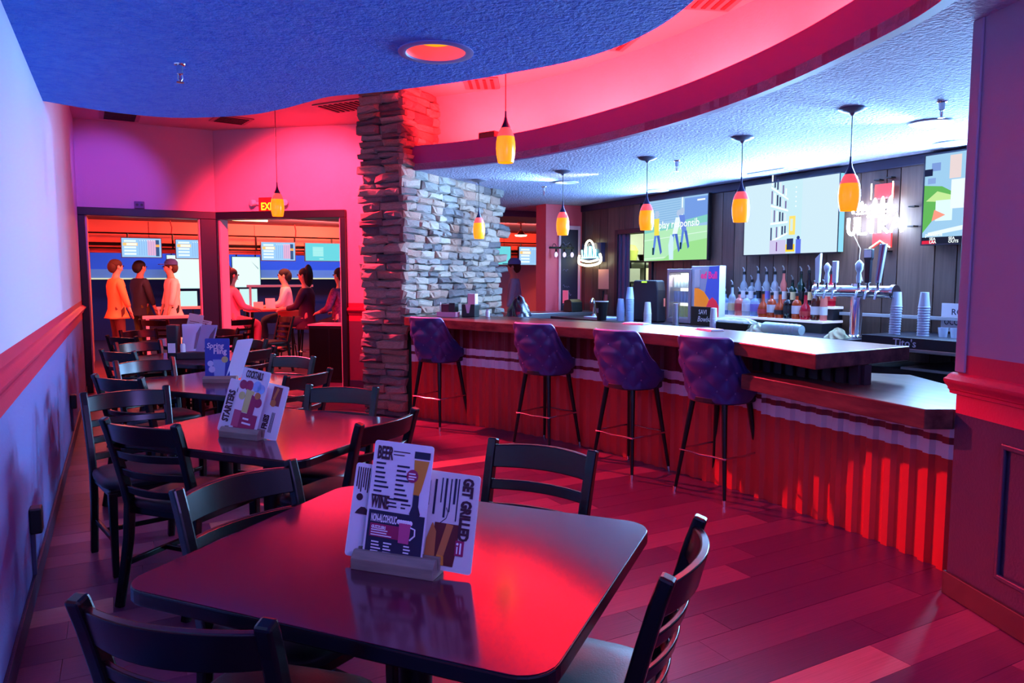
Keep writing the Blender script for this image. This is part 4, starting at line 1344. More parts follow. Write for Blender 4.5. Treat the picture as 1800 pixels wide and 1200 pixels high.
# right hand screen partly behind the pier
w, h = 1.22, 0.78
t = screen_frame('wall_television', 'right-hand wall screen showing a pinboard and plant, half behind the pier', w, h, TVM(4.07, 1.775))
it = [('p', [(0.0, 0.10), (0.13, 0.26), (0.30, 0.32), (0.28, 0.43), (0.16, 0.5), (0.0, 0.52)], (96, 176, 90)), ('p', [(0.02, 0.38), (0.2, 0.36), (0.3, 0.40), (0.12, 0.46)], (190, 226, 150)),
      ('r', (0.06, 0.14, 0.64, 0.71), (120, 150, 210)), ('r', (0.03, 0.10, 0.53, 0.58), (130, 160, 215)), ('r', (0.0, 0.07, 0.60, 0.66), (30, 36, 70)), ('r', (0.22, 0.32, 0.56, 0.76), (222, 205, 205)),
      ('r', (0.11, 0.26, 0.20, 0.38), (214, 238, 240)), ('r', (0.24, 0.6, 0.30, 0.55), (226, 238, 245)), ('p', [(0.08, 0.2), (0.2, 0.25), (0.1, 0.3)], (240, 150, 130)),
      ('p', [(0.05, 0.10), (0.4, 0.16), (0.4, 0.12), (0.05, 0.07)], (225, 240, 250)), ('r', (0.0, w, 0.0, 0.06), (30, 34, 56)), ('r', (0.0, 0.12, 0.0, 0.03), (214, 40, 70)), ('r', (0.7, 0.9, 0.3, 0.6), (205, 226, 240))]
px(t, 'picture', w, h, it, (152, 196, 228))
for txt, x, z in (('SEA', 0.07, 0.033), ('LAA', 0.07, 0.005), ('SEA', 0.24, 0.033), ('OUTS', 0.24, 0.005), ('priceline', 0.03, 0.068)):
    put_text(t, txt, x, z, 0.034 if txt != 'priceline' else 0.045, glow('screen 236 246 250', (236, 246, 250), ES), 0.001, 1.0, y=-0.004)

# ================================================================== NEON SIGNS
NEON = glow('white neon', (206, 230, 255), 22)
NEONT = glow('teal neon', (120, 235, 240), 5)
NEONY = glow('yellow neon', (255, 246, 200), 6)
NRED = mat('red ribbon', (226, 40, 44), 0.4, emit=(255, 60, 56), estr=0.9)
t = on_wall('neon_sign', 'bright white neon beer sign reading ULTRA over a red ribbon', 'neon sign', TVM(4.84, 1.76, XB - 0.05))
MB().box(0.27, 0.46, -0.03, -0.01, 0.46, 0.60).obj('ribbon', NRED, t, bev=0.004)
MB().prism([(0.27, 0.0), (0.365, 0.06), (0.46, 0.0), (0.46, 0.14), (0.27, 0.14)], 0.01, 0.03, 0, Matrix.Rotation(PI / 2, 4, 'X')).obj('ribbon', NRED, t)
def stroke(pts, name='tube_letter', r=0.015, y=-0.055, m=NEON):
    MB().tube([(p[0], y, p[1]) for p in pts], r, 8).obj(name, m, t, smooth=60)
z0, z1 = 0.14, 0.30
stroke([(p.x, p.y) for p in spline([(0.02, z1), (0.02, z0 + .05), (0.04, z0 + .005), (0.075, z0 + .005), (0.095, z0 + .05), (0.095, z1)], 4)])
stroke([(0.135, z1), (0.135, z0), (0.215, z0)])
stroke([(0.225, z1), (0.325, z1)])
stroke([(0.275, z1), (0.275, z0)])
stroke([(0.355, z0), (0.355, z1), (0.40, z1), (0.43, z1 - .02), (0.43, z1 - .06), (0.40, z1 - .08), (0.36, z1 - .08), (0.44, z0)])
stroke([(0.47, z0), (0.525, z1), (0.58, z0)])
stroke([(0.495, z0 + .055), (0.555, z0 + .055)])
# script line above
stroke([(p.x, p.y) for p in spline([(0.07, 0.34), (0.06, 0.39), (0.10, 0.44), (0.12, 0.36), (0.16, 0.44), (0.17, 0.36), (0.20, 0.41), (0.22, 0.36), (0.26, 0.40), (0.27, 0.36), (0.30, 0.46), (0.31, 0.36), (0.34, 0.40), (0.36, 0.37), (0.38, 0.47), (0.39, 0.37), (0.42, 0.40), (0.44, 0.38), (0.46, 0.47), (0.47, 0.37), (0.50, 0.38)], 4)], 'tube_script', 0.013)
stroke([(0.10, 0.335), (0.52, 0.335)], 'tube_script', 0.008)
for x0, x1, zz in ((0.255, 0.255, 0.5), (0.475, 0.475, 0.5)):
    stroke([(x0, zz - .04), (x1, zz + .11)], 'ribbon_tube', 0.006, m=NEONY)
stroke([(0.26, 0.0), (0.365, 0.065), (0.47, 0.0)], 'ribbon_tube', 0.006, m=NEONY)
for x, z in ((0.28, 0.64), (0.40, 0.65), (0.64, 0.36), (0.64, 0.18), (0.40, -0.04)):
    MB().box(x - .03, x + .03, -0.02, 0.05, z, z + .012).obj('bracket', BLACKP, t)
MB().tube([(0.06, -0.02, 0.13), (0.10, 0.03, 0.0), (0.09, 0.03, -0.18), (0.14, 0.03, -0.32)], 0.004, 5).obj('power_cord', WHITEP, t)
lamp('neon_glow', 'POINT', (XB - 0.32, 4.5, 2.0), 18, ICE, 0.12)

t = on_wall('neon_sign', 'small neon sign with teal strokes above a pale yellow banner', 'neon sign', TVM(9.62, 1.66, XB - 0.05))
stroke([(p.x, p.y) for p in spline([(0.02, 0.16), (0.0, 0.08), (0.03, 0.03), (0.2, 0.0), (0.36, 0.0), (0.55, 0.03), (0.6, 0.09), (0.57, 0.17)], 4)], 'banner_tube', 0.018, m=NEONY)
stroke([(p.x, p.y) for p in spline([(0.05, 0.09), (0.2, 0.06), (0.36, 0.06), (0.53, 0.09)], 4)], 'banner_tube', 0.014, m=NEONY)
stroke([(p.x, p.y) for p in spline([(0.17, 0.2), (0.2, 0.33), (0.29, 0.38), (0.38, 0.33), (0.42, 0.2)], 5)], 'dome_tube', 0.014, m=NEONY)
for k in range(7):
    stroke([(0.10 + 0.06 * k, 0.13), (0.10 + 0.06 * k + (0.02 if k % 2 else -.01), 0.24 + (0.05 if 1 < k < 5 else 0))], 'letter_tube', 0.012, m=NEONT)
stroke([(0.08, 0.12), (0.52, 0.12)], 'letter_tube', 0.010, m=NEONT)

MB().box(0.04, 0.56, -0.03, 0.05, 0.05, 0.34).obj('backing', mat('clear backing', (60, 60, 90), .3), t, bev=0.004)
# notices on the bar wall
o = MB().box(0, 0.27, -0.004, 0, 0, 0.30).obj('paper_notice', mat('orange lit notice', (240, 170, 150), .6))
o.matrix_world = TVM(9.22, 1.30, XB - 0.006)
tag(o, 'pale orange paper notice pinned beside the kitchen doorway', 'notice')
t = thing('wall_telephone', 'dark handset hanging below the paper notice', 'telephone', (XB - 0.04, 9.0, 1.02))
MB().box(-0.03, 0.03, -0.04, 0.04, 0, 0.20).obj('body', mat('coral phone', (200, 90, 90), .5), t, bev=0.01)
MB().tube([(-0.05, -0.02, 0.0), (-0.055, -0.02, 0.12), (-0.05, -0.02, 0.26)], [0.02, 0.013, 0.022], 8).obj('handset', BLACKP, t, smooth=50)
t = thing('wall_notice', 'small violet framed sheet between the doorway and the football screen', 'notice')
t.matrix_world = TVM(8.18, 2.16, XB - 0.004)
MB().box(0, 0.17, -0.012, 0, 0, 0.28).obj('sheet', mat('violet sheet', (176, 120, 210), .6), t)
# room capacity sign and cable
t = on_wall('capacity_sign', 'pale occupancy sign lettered RO OCCU beside the pier', 'sign', TVM(3.90, 1.0, XB - 0.02))
MB().box(0, 0.36, -0.006, 0, 0, 0.25).obj('plate', PAPER, t, bev=0.003)
put_text(t, 'ROOM', 0.09, 0.15, 0.075, NAVYINK, 0.001, 1.0, y=-0.008)
put_text(t, 'OCCUPANCY', 0.03, 0.06, 0.075, NAVYINK, 0.001, 0.75, y=-0.008)

# ================================================================== BACK BAR
CT = mat('dark back counter', (48, 40, 56), 0.3)
t = thing('back_bar', 'dark back bar counter along the panelled wall', 'back bar', (6.0, 6.6, 0))
T6 = Matrix.Translation((-6.0, -6.6, 0))
MB().prism([(5.50, 9.0), (5.50, 4.55), (5.66, 4.30), (6.47, 4.22), (6.47, 9.0)], 0.88, 0.92, 0, T6).obj('worktop', CT, t, bev=0.005)
for k in range(5):
    y0 = 4.6 + 0.87 * k
    c = MB().box(5.58, 6.47, y0, y0 + 0.86, 0.0, 0.88, 0, T6).obj('cabinet', mat('navy cabinet', (40, 36, 62), .45), t, bev=0.004)
    MB().box(5.56, 5.58, y0 + 0.02, y0 + 0.84, 0.10, 0.86, 0, T6).obj('door', mat('navy door', (52, 46, 78), .4), c, bev=0.004)
MB().box(5.62, 6.47, 4.28, 4.58, 0.0, 0.88, 0, T6).obj('end_panel', MATS['navy cabinet'], t)
# right-hand service shelf by the pier
t = thing('service_station', 'steel and black service station behind the lower counter', 'service station', (6.1, 3.5, 0))
T6 = Matrix.Translation((-6.1, -3.5, 0))
MB().box(5.75, 6.47, 2.3, 4.16, 0.86, 0.89, 0, T6).obj('steel_top', STEEL, t, bev=0.004)
MB().box(5.75, 6.47, 2.3, 4.16, 0.89, 0.98, 0, T6).obj('bottle_rail', mat('black rail', (22, 20, 36), .4), t, bev=0.004)
o = link('rail_lettering', text_mesh("Tito's", 0.09, mat('rail white', (210, 212, 235), .5), 0.0005, 0.001, 1.0), t)
o.matrix_local = T6 @ Matrix.Translation((5.747, 3.86, 0.905)) @ TW @ Matrix.Rotation(PI / 2, 4, 'X')
MB().box(5.85, 6.47, 2.3, 4.16, 0.0, 0.70, 0, T6).obj('under_body', mat('station black', (18, 18, 26), .5), t)
MB().box(5.70, 6.4, 2.3, 3.75, 0.72, 0.74, 0, T6).obj('shelf', STEEL, t)
MB().box(5.72, 5.85, 3.0, 3.55, 0.36, 0.62, 0, T6).obj('drawer', MATS['station black'], t, bev=0.01)
MB().tube([(5.71, 3.5, 0.36), (5.71, 3.5, 0.6), (5.71, 3.05, 0.6), (5.71, 3.05, 0.36)], 0.008, 6, 0, T6, closed=True).obj('drawer_rim', CHROME, t)
tag(MB().lathe([(0, 0), (0.075, 0), (0.085, 0.10), (0.088, 0.105), (0.08, 0.13), (0.04, 0.15), (0, 0.15)], 18).obj('ice_tub', mat('pale blue tub', (170, 205, 235), .4), loc=(5.86, 3.87, 0.98 - 0.26 + 0.02), smooth=40), 'pale blue tub under the service station shelf', 'tub') if False else None
rk = random.Random(4)
CUPW = mat('frosted cup', (196, 204, 224), 0.35)
def cup_stack(loc, n, m, label, r0=0.032, r1=0.045, h=0.13, step=0.022, tilt=0.0):
    t = thing('cup_stack', label, 'cup stack', loc)
    t.rotation_euler = (0, R(tilt), 0)
    me = MB().lathe([(0, h), (r0, h), (r1, 0.006), (r1 + 0.003, 0.004), (r1 + 0.003, 0), (r1 - 0.002, 0), (r0 - 0.003, h - 0.004)], 18, cap=False).mesh('cup', m, 50)
    for k in range(n):
        link('cup', me, t, loc=(0, 0, k * step))
cup_stack((6.0, 4.02, 0.98), 12, CUPW, 'left stack of upturned clear cups on the service station', tilt=3)
cup_stack((6.06, 3.80, 0.98), 12, CUPW, 'right stack of upturned clear cups on the service station')
for k in range(3):
    tag(MB().lathe([(0, 0), (0.03, 0), (0.04, 0.08), (0.037, 0.08), (0.028, 0.006), (0, 0.006)], 14).obj('rocks_glass', mat('clear glass', (220, 228, 245), 0.1, alpha=0.55), loc=(6.05, 3.62 - 0.10 * k, 0.981), smooth=40), 'short glass on the service station, %s' % ['next to the cup stacks', 'in the middle of three', 'closest to the pier'][k], 'glass', 'short glasses by the occupancy sign')
# ledge behind the taps
tag(MB().box(6.40, 6.47, 3.2, 5.0, 1.10, 1.13).obj('wall_ledge', mat('pale ledge', (170, 172, 180), .4), bev=0.003), 'thin pale ledge on the panelled wall behind the beer taps', 'ledge')

# ---- beer tower
t = thing('beer_tower', 'chrome T-shaped beer tower with six tap handles', 'beer tower', (6.02, 4.42, 0.92))
MB().lathe([(0, 0), (0.09, 0), (0.09, 0.012), (0.06, 0.02), (0.052, 0.03), (0.052, 0.50), (0.0, 0.50)], 24).obj('column', CHROME, t, smooth=40)
MB().lathe([(0, -0.42), (0.062, -0.42), (0.066, -0.41), (0.066, -0.39), (0.056, -0.38), (0.056, 0.38), (0.066, 0.39), (0.066, 0.41), (0.062, 0.42), (0, 0.42)], 24, Matrix.Translation((-0.02, 0.02, 0.43)) @ Matrix.Rotation(PI / 2, 4, 'X')).obj('manifold', CHROME, t, smooth=40)
HAND = [(0.36, 'blade', (206, 214, 226), 0.34), (0.26, 'bulb', (200, 206, 220), 0.24), (0.17, 'block', (206, 214, 230), 0.26), (-0.08, 'egg', (205, 222, 236), 0.26), (-0.17, 'dark', (26, 26, 36), 0.36), (-0.27, 'tall', (150, 148, 170), 0.40)]
for yy, kd, c, hh in HAND:
    T = Matrix.Translation((-0.09, yy, 0.45))
    fa = MB().tube([(-0.01, yy, 0.43), (-0.11, yy, 0.43), (-0.13, yy, 0.36)], 0.012, 8).obj('faucet', CHROME, t, smooth=50)
    MB().lathe([(0, 0.0), (0.012, 0), (0.012, 0.05), (0.018, 0.06), (0, 0.065)], 10, T).obj('collar', CHROME, fa, smooth=50)
    m = mat('tap handle %d %d %d' % c, c, 0.3)
    if kd in ('bulb', 'egg'):
        r = 0.032 if kd == 'egg' else 0.028
        o = MB().lathe([(0.0, 0.06), (0.02, 0.06), (0.024, 0.11), (0.017, 0.15), (r, 0.17 + .01), (r + .004, hh - .03), (0.012, hh), (0, hh + .01)], 16, T).obj('tap_handle', m, t, smooth=60)
    elif kd == 'dark':
        o = MB().prism([(-0.024, 0.06), (0.024, 0.06), (0.03, hh - .1), (0.042, hh - .08), (0.042, hh), (-0.042, hh), (-0.042, hh - .08), (-0.03, hh - .1)], -0.016, 0.016, 0, T @ Matrix.Rotation(-PI / 2, 4, 'Z') @ Matrix.Rotation(PI / 2, 4, 'X')).obj('tap_handle', m, t, bev=0.004)
        MB().box(-0.018, -0.0165, -0.036, 0.036, hh - .075, hh - .008, 0, T).obj('badge', WHITEP, o)
    else:
        lean = 0.04 if kd == 'tall' else 0.0
        w0, w1 = (0.02, 0.03) if kd != 'block' else (0.022, 0.026)
        o = MB().prism([(-w0, 0.06), (w0, 0.06), (w1 + lean, hh), (-w1 + lean, hh - (0.05 if kd == 'blade' else 0))], -0.016, 0.016, 0, T @ Matrix.Rotation(-PI / 2, 4, 'Z') @ Matrix.Rotation(PI / 2, 4, 'X')).obj('tap_handle', m, t, bev=0.004)
        if kd == 'tall':
            MB().prism([(0.0, 0.08), (0.012, 0.08), (lean + .012, hh - .01), (lean, hh - .01)], 0.0165, 0.018, 0, T @ Matrix.Rotation(-PI / 2, 4, 'Z') @ Matrix.Rotation(PI / 2, 4, 'X')).obj('handle_stripe', MAGINK, o)
def crumple(name, w, d, h, m, loc, label, cat, seed=1, rz=0):
    rr = random.Random(seed)
    ph = [rr.uniform(0, 6) for _ in range(6)]
    def fn(u, v):
        a = 2 * PI * u
        k = 1 + 0.12 * math.sin(3 * a + ph[0]) + 0.08 * math.sin(5 * a + ph[1])
        prof = math.sin(PI * (0.06 + 0.94 * v) ** 0.9) if False else (1 - v) ** 0.45
        z = h * v * (1 + 0.12 * math.sin(4 * a + ph[2]))
        rr_ = prof * k * (1 + 0.1 * math.sin(7 * a + 9 * v + ph[3]))
        return (w / 2 * rr_ * math.cos(a), d / 2 * rr_ * math.sin(a), z)
    o = MB().grid(fn, 40, 10, closeu=True).obj(name, m, loc=loc, rot=(0, 0, rz), smooth=50)
    return tag(o, label, cat)
crumple('bar_towel', 0.22, 0.16, 0.09, mat('cream towel', (226, 222, 178), .8), (5.82, 4.46, 0.92), 'crumpled cream bar towel at the foot of the beer tower', 'towel', 3)

# ---- bottle tiers
t = thing('bottle_shelf', 'two-tier bottle shelf against the panelled wall', 'shelf', (6.3, 5.6, 0.92))
MB().box(-0.16, 0.15, -0.72, 0.78, 0.10, 0.125).obj('lower_tier', mat('lit shelf white', (210, 214, 230), .35, emit=(214, 220, 255), estr=0.5), t, bev=0.003)
MB().box(0.0, 0.15, -0.72, 0.78, 0.24, 0.265).obj('upper_tier', MATS['lit shelf white'], t, bev=0.003)
MB().box(-0.15, 0.15, -0.71, 0.77, 0.0, 0.10).obj('plinth', mat('shelf black', (20, 20, 30), .5), t)
MB().box(0.01, 0.15, -0.71, 0.77, 0.125, 0.24).obj('back_riser', MATS['shelf black'], t)
GL = {'clear': mat('clear bottle glass', (196, 206, 224), 0.06, alpha=0.45), 'green': mat('green bottle glass', (16, 40, 30), 0.08), 'brown': mat('brown bottle glass', (70, 26, 18), 0.08), 'amber': mat('whisky amber', (176, 62, 24), 0.08, alpha=0.9), 'red': mat('red liqueur', (176, 12, 36), 0.08), 'pink': mat('pink spirit', (226, 120, 110), 0.1, alpha=0.75), 'dark': mat('dark bottle glass', (16, 14, 24), 0.08), 'blue': mat('pale blue spirit', (140, 172, 220), 0.08, alpha=0.5)}
LAB = {'white': mat('white bottle label', (222, 220, 226), .6), 'black': mat('black bottle label', (20, 18, 26), .5), 'gold': mat('cream bottle label', (224, 200, 150), .5), 'red': mat('red bottle label', (196, 50, 50), .5), 'violet': mat('violet bottle label', (120, 110, 190), .5)}
BPROF = {'tall': [(0, 0), (0.036, 0), (0.038, 0.01), (0.038, 0.17), (0.03, 0.20), (0.014, 0.225), (0.013, 0.30), (0, 0.30)],
         'square': [(0, 0), (0.042, 0), (0.044, 0.01), (0.044, 0.14), (0.034, 0.165), (0.015, 0.18), (0.014, 0.23), (0, 0.23)],
         'round': [(0, 0), (0.045, 0), (0.05, 0.03), (0.05, 0.08), (0.04, 0.12), (0.016, 0.15), (0.014, 0.24), (0, 0.24)],
         'slim': [(0, 0), (0.03, 0), (0.032, 0.01), (0.032, 0.19), (0.014, 0.24), (0.012, 0.31), (0, 0.31)]}
def bottle(loc, shape, glass, label_m, text, scale=1.0):
    t = thing('liquor_bottle', text, 'bottle', loc, 0, 'liquor bottles on the back bar')
    t.scale = (scale,) * 3
    P = BPROF[shape]
    MB().lathe(P, 14).obj('glass', GL[glass], t, smooth=40)
    r = max(p[0] for p in P) + 0.0012
    z0, z1 = (0.05, 0.125) if shape != 'round' else (0.035, 0.078)
    MB().lathe([(r, z0), (r, z1)], 14, cap=False).obj('label', LAB[label_m], t, smooth=40)
    top = P[-1][1]
    MB().lathe([(0.016, top - 0.015), (0.016, top + 0.012), (0.008, top + 0.016), (0, top + 0.016)], 10).obj('collar', BLACKP, t, smooth=40)
    MB().tube([(0, 0, top + 0.014), (0.0, 0, top + 0.035), (-0.014, 0.008, top + 0.058)], [0.007, 0.006, 0.005], 8).obj('pour_spout', STEEL, t, smooth=50)
TOPB = [(6.15, 'clear', 'white', 'tall'), (6.03, 'clear', 'white', 'square'), (5.94, 'clear', 'black', 'slim'), (5.82, 'clear', 'violet', 'tall'), (5.70, 'clear', 'white', 'tall'), (5.58, 'pink', 'white', 'slim'), (5.46, 'green', 'gold', 'square'), (5.35, 'green', 'black', 'tall'), (5.25, 'dark', 'gold', 'slim'), (5.15, 'pink', 'gold', 'slim'), (4.97, 'red', 'red', 'tall')]
for k, (y, g, l, s) in enumerate(TOPB):
    bottle((6.375, y, 1.185), s, g, l, '%s spirit bottle with %s label, %s on the upper tier' % (g, l, ORD[k] if k < 10 else 'rightmost'), 1.14 if s in ('tall', 'slim') else 1.1)
LOWB = [(6.28, 'blue', 'white', 'square'), (6.17, 'clear', 'gold', 'tall'), (6.06, 'pink', 'red', 'square'), (5.95, 'clear', 'white', 'square'), (5.83, 'blue', 'violet', 'square'), (5.71, 'amber', 'red', 'round'), (5.59, 'amber', 'white', 'square'), (5.48, 'amber', 'black', 'round'), (5.37, 'dark', 'black', 'square'), (5.26, 'amber', 'white', 'square'), (5.15, 'red', 'red', 'round'), (5.03, 'brown', 'white', 'tall'), (4.93, 'pink', 'white', 'slim')]
for k, (y, g, l, s) in enumerate(LOWB):
    bottle((6.215, y, 1.045), s, g, l, '%s spirit bottle with %s label, %s on the lower tier' % (g, l, ORD[k]), 1.12)

# ---- drinks fridge and branded panel
t = thing('drinks_fridge', 'small glass-door drinks fridge glowing with rows of cans', 'fridge', (6.22, 6.83, 0.93))
MB().box(-0.02, 0.20, -0.20, 0.22, 0, 0.65).box(-0.2, -0.02, -0.20, -0.18, 0, 0.65).box(-0.2, -0.02, 0.20, 0.22, 0, 0.65).box(-0.2, -0.02, -0.18, 0.20, 0, 0.06).box(-0.2, -0.02, -0.18, 0.20, 0.60, 0.65).obj('cabinet', mat('taupe fridge shell', (150, 132, 148), .35), t, bev=0.006)
MB().box(-0.024, -0.021, -0.175, 0.195, 0.06, 0.60).obj('light_panel', glow('fridge light', (236, 248, 224), 1.6), t)
lamp('fridge_lamp', 'AREA', (6.05, 6.84, 1.51), 2.2, (0.9, 1.0, 0.8), 0.3, 0.08, target=(6.10, 6.84, 0.9))
for z in (0.06, 0.24, 0.42):
    MB().box(-0.19, -0.025, -0.178, 0.198, z, z + 0.008).obj('shelf', STEEL, t)
CANM = [mat('lime can', (190, 200, 60), .3, metal=.3), mat('blue silver can', (120, 140, 200), .3, metal=.3), mat('pale can', (190, 205, 215), .3, metal=.3)]
canme = [MB().lathe([(0, 0), (0.024, 0), (0.026, 0.006), (0.026, 0.122), (0.021, 0.132), (0, 0.132)], 12).mesh('drink_can', m, 40) for m in CANM]
for r_, z in enumerate((0.068, 0.248, 0.428)):
    for k in range(6):
        o = link('drink_can', canme[r_], None, loc=(6.22 - 0.13, 6.83 - 0.145 + 0.061 * k, 0.93 + z))
        tag(o, '%s drink can, %s on the %s fridge shelf' % (('lime', 'blue and silver', 'pale')[r_], ['rightmost', 'fifth from left', 'fourth from left', 'third from left', 'second from left', 'leftmost'][k], ('bottom', 'middle', 'top')[r_]), 'can', 'cans in the drinks fridge')
MB().box(-0.207, -0.2, -0.2, 0.22, 0.0, 0.65).obj('door_glass', mat('fridge door glass', (235, 245, 250), 0.05, alpha=0.12), t)
dfr = MB()
for a in ((-0.2, -0.165, 0.0, 0.65), (0.185, 0.22, 0.0, 0.65), (-0.165, 0.185, 0.0, 0.05), (-0.165, 0.185, 0.61, 0.65)):
    dfr.box(-0.222, -0.207, a[0], a[1], a[2], a[3])
dfr.obj('door_frame', MATS['taupe fridge shell'], t, bev=0.003)
t = on_wall('branded_cooler', 'energy drink cooler side panel lettered ed Bull in blue, orange and red', 'cooler', TVM(6.64, 0.93, 6.02))
w, h = 0.46, 0.68
MB().box(0, w, 0, 0.10, 0, h).obj('cabinet', mat('silver cooler', (184, 190, 214), .35), t, bev=0.006)
def face(pts, m, y):
    return MB().prism(pts, 0, y, 0, Matrix.Rotation(PI / 2, 4, 'X')).obj('panel_print', m, t)
face([(0.25, 0.12), (w, 0.12), (w, h), (0.30, h - .01), (0.22, 0.3)], mat('cooler blue', (62, 84, 190), .4, emit=(62, 84, 190), estr=.35), 0.002)
face([(0.06, 0.12), (0.34, 0.12), (0.30, 0.30), (0.22, 0.38), (0.12, 0.42), (0.06, 0.42)], mat('cooler orange', (250, 140, 24), .4, emit=(250, 140, 24), estr=.35), 0.003)
face([(0.22, 0.12), (w, 0.06), (w, 0.22), (0.42, 0.28), (0.36, 0.32), (0.30, 0.28)], mat('cooler red', (226, 40, 66), .4, emit=(226, 40, 66), estr=.35), 0.004)
put_text(t, 'ed Bull', 0.165, 0.535, 0.115, mat('hot pink letters', (240, 30, 120), .4, emit=(240, 30, 120), estr=.5), 0.0015, 0.84, y=-0.005)
face([(0.06, 0.43), (0.15, 0.43), (0.15, 0.64), (0.06, 0.64)], PAPER, 0.006)
t = on_wall('chalk_card', 'small black chalk card lettered Savi Bowls in front of the cooler', 'sign', TVM(6.45, 0.925, 5.86))
MB().box(0, 0.32, -0.01, 0, 0.0, 0.22).obj('board', BLACKP, t, bev=0.004)
put_text(t, 'SAVI', 0.13, 0.135, 0.075, WHITEINK, 0.001, 0.9, y=-0.0115)
put_text(t, 'Bowls', 0.11, 0.05, 0.09, WHITEINK, 0.001, 0.85, y=-0.0115, shear=0.3)

# ---- things along the back counter, left to right
cup_stack((5.72, 7.62, 0.92), 7, mat('smoke blue cup', (150, 166, 214), .4), 'short stack of smoke blue cups on the back counter', 0.036, 0.05, 0.15, 0.022)
cup_stack((5.62, 7.30, 0.92), 14, mat('sky blue cup', (150, 176, 222), .4), 'tall stack of sky blue cups on the back counter', 0.034, 0.05, 0.15, 0.022)
cup_stack((5.62, 6.95, 0.92), 7, mat('white paper cup', (205, 210, 224), .5), 'white paper cup stack beside the black draped screen', 0.034, 0.046, 0.14, 0.02)
cup_stack((5.60, 6.42, 0.92), 6, STEEL, 'steel shaker stack beside the drinks fridge', 0.03, 0.034, 0.16, 0.02)
cup_stack((5.60, 5.82, 0.92), 8, MATS['white paper cup'], 'white cup stack in front of the cooler panel', 0.032, 0.038, 0.12, 0.016)
t = thing('drink_tumbler', 'large black tumbler with pale rim on the bar', 'tumbler', (4.55, 6.10, 0.93))
t.location = (5.55, 7.80, 0.92)
MB().lathe([(0, 0), (0.06, 0), (0.085, 0.24), (0.08, 0.24), (0.056, 0.01), (0, 0.01)], 24).obj('cup', BLACKP, t, smooth=40)
MB().lathe([(0.082, 0.238), (0.088, 0.242), (0.088, 0.25), (0.08, 0.25)], 24, cap=False).obj('rim', WHITEP, t)
MB().box(-0.075, -0.0725, -0.03, 0.03, 0.10, 0.16).obj('print', mat('grey print', (120, 120, 140), .6), t)
tag(MB().box(-0.15, 0.15, -0.2, 0.2, 0, 0.03).obj('drip_tray', mat('pale blue tray', (170, 190, 225), .4), loc=(5.72, 8.05, 0.92), bev=0.006), 'pale blue tray under the bar faucet', 'tray')
t = thing('bar_faucet', 'curved chrome bar faucet at the left end of the back counter', 'faucet', (5.72, 8.22, 0.95))
MB().tube([(p.x, p.y, p.z) for p in spline([(0, 0, 0), (0, 0, 0.16), (-0.02, -0.02, 0.22), (-0.07, -0.06, 0.235), (-0.12, -0.1, 0.19)], 5)], 0.018, 10).obj('spout', CHROME, t, smooth=60)
MB().lathe([(0, 0), (0.04, 0), (0.03, 0.03), (0, 0.035)], 14).obj('base', CHROME, t, smooth=40)
t = thing('draped_screen', 'black covered point of sale screen beside the drinks fridge', 'screen', (5.95, 7.32, 0.92))
MB().prism([(-0.26, 0), (0.26, 0), (0.25, 0.40), (0.22, 0.52), (-0.22, 0.52), (-0.27, 0.30)], -0.05, 0.09, 0, Matrix.Rotation(-PI / 2, 4, 'Z') @ Matrix.Rotation(PI / 2, 4, 'X')).obj('cover', mat('black cloth', (24, 22, 40), .7), t, bev=0.02)
MB().box(-0.095, -0.0905, -0.05, 0.05, 0.49, 0.51).obj('green_light', glow('green indicator', (170, 240, 80), 1.5), t)
MB().box(-0.02, 0.0, -0.30, -0.29, 0.2, 0.3).obj('side_card', mat('coral card', (236, 130, 120), .5), t)
t = thing('receipt_printer', 'dark receipt printer with white slip at the end of the bar wall', 'printer', (6.05, 9.25, 0.96))
MB().prism([(-0.12, 0), (0.12, 0), (0.11, 0.15), (0.04, 0.19), (-0.1, 0.17)], -0.1, 0.1, 0, Matrix.Rotation(-PI / 2, 4, 'Z') @ Matrix.Rotation(PI / 2, 4, 'X')).obj('body', BLACKP, t, bev=0.012)
MB().box(-0.02, -0.016, 0.10, 0.26, 0.12, 0.32).obj('slip', PAPER, t)
t = thing('steel_counter', 'stainless steel service counter beside the coral pillar', 'counter', (5.6, 9.2, 0))
MB().box(-0.58, 0.9, -0.12, 0.45, 0.88, 0.96).obj('top', mat('soft steel', (150, 148, 164), .3, metal=.8), t, bev=0.004)
for sx in (-0.52, 0.0, 0.84):
    MB().tube([(sx, -0.05, 0), (sx, -0.05, 0.88)], 0.02, 8).obj('leg', STEEL, t, smooth=50)
MB().box(-0.55, 0.88, -0.05, 0.42, 0.3, 0.33).obj('under_shelf', STEEL, t)
# snack tray, wrapped cups on back counter near bottles
t = thing('garnish_tray', 'black lidded garnish tray with wrapped food on the back counter', 'tray', (5.70, 5.62, 0.92))
MB().prism([(-0.26, 0), (0.26, 0), (0.30, 0.09), (-0.30, 0.09)], -0.1, 0.1, 0, Matrix.Rotation(-PI / 2, 4, 'Z') @ Matrix.Rotation(PI / 2, 4, 'X')).obj('tray', BLACKP, t, bev=0.008)
o = MB().grid(lambda u, v: (0.11 * (1 - v) ** .4 * math.cos(2 * PI * u), 0.31 * (1 - v) ** .35 * math.sin(2 * PI * u), 0.092 + 0.055 * v + 0.008 * math.sin(17 * u * 2 * PI) * (1 - v)), 36, 7, closeu=True).obj('film_lid', mat('clear film', (214, 218, 222), 0.2, alpha=0.45), t, smooth=50)
mb = MB()
for k in range(5):
    mb.ball((rk.uniform(-.05, .05), -0.15 + 0.075 * k, 0.10), (0.04, 0.035, 0.02), 8, 5)
mb.obj('food', mat('tan food', (196, 150, 110), .7), t, smooth=60)
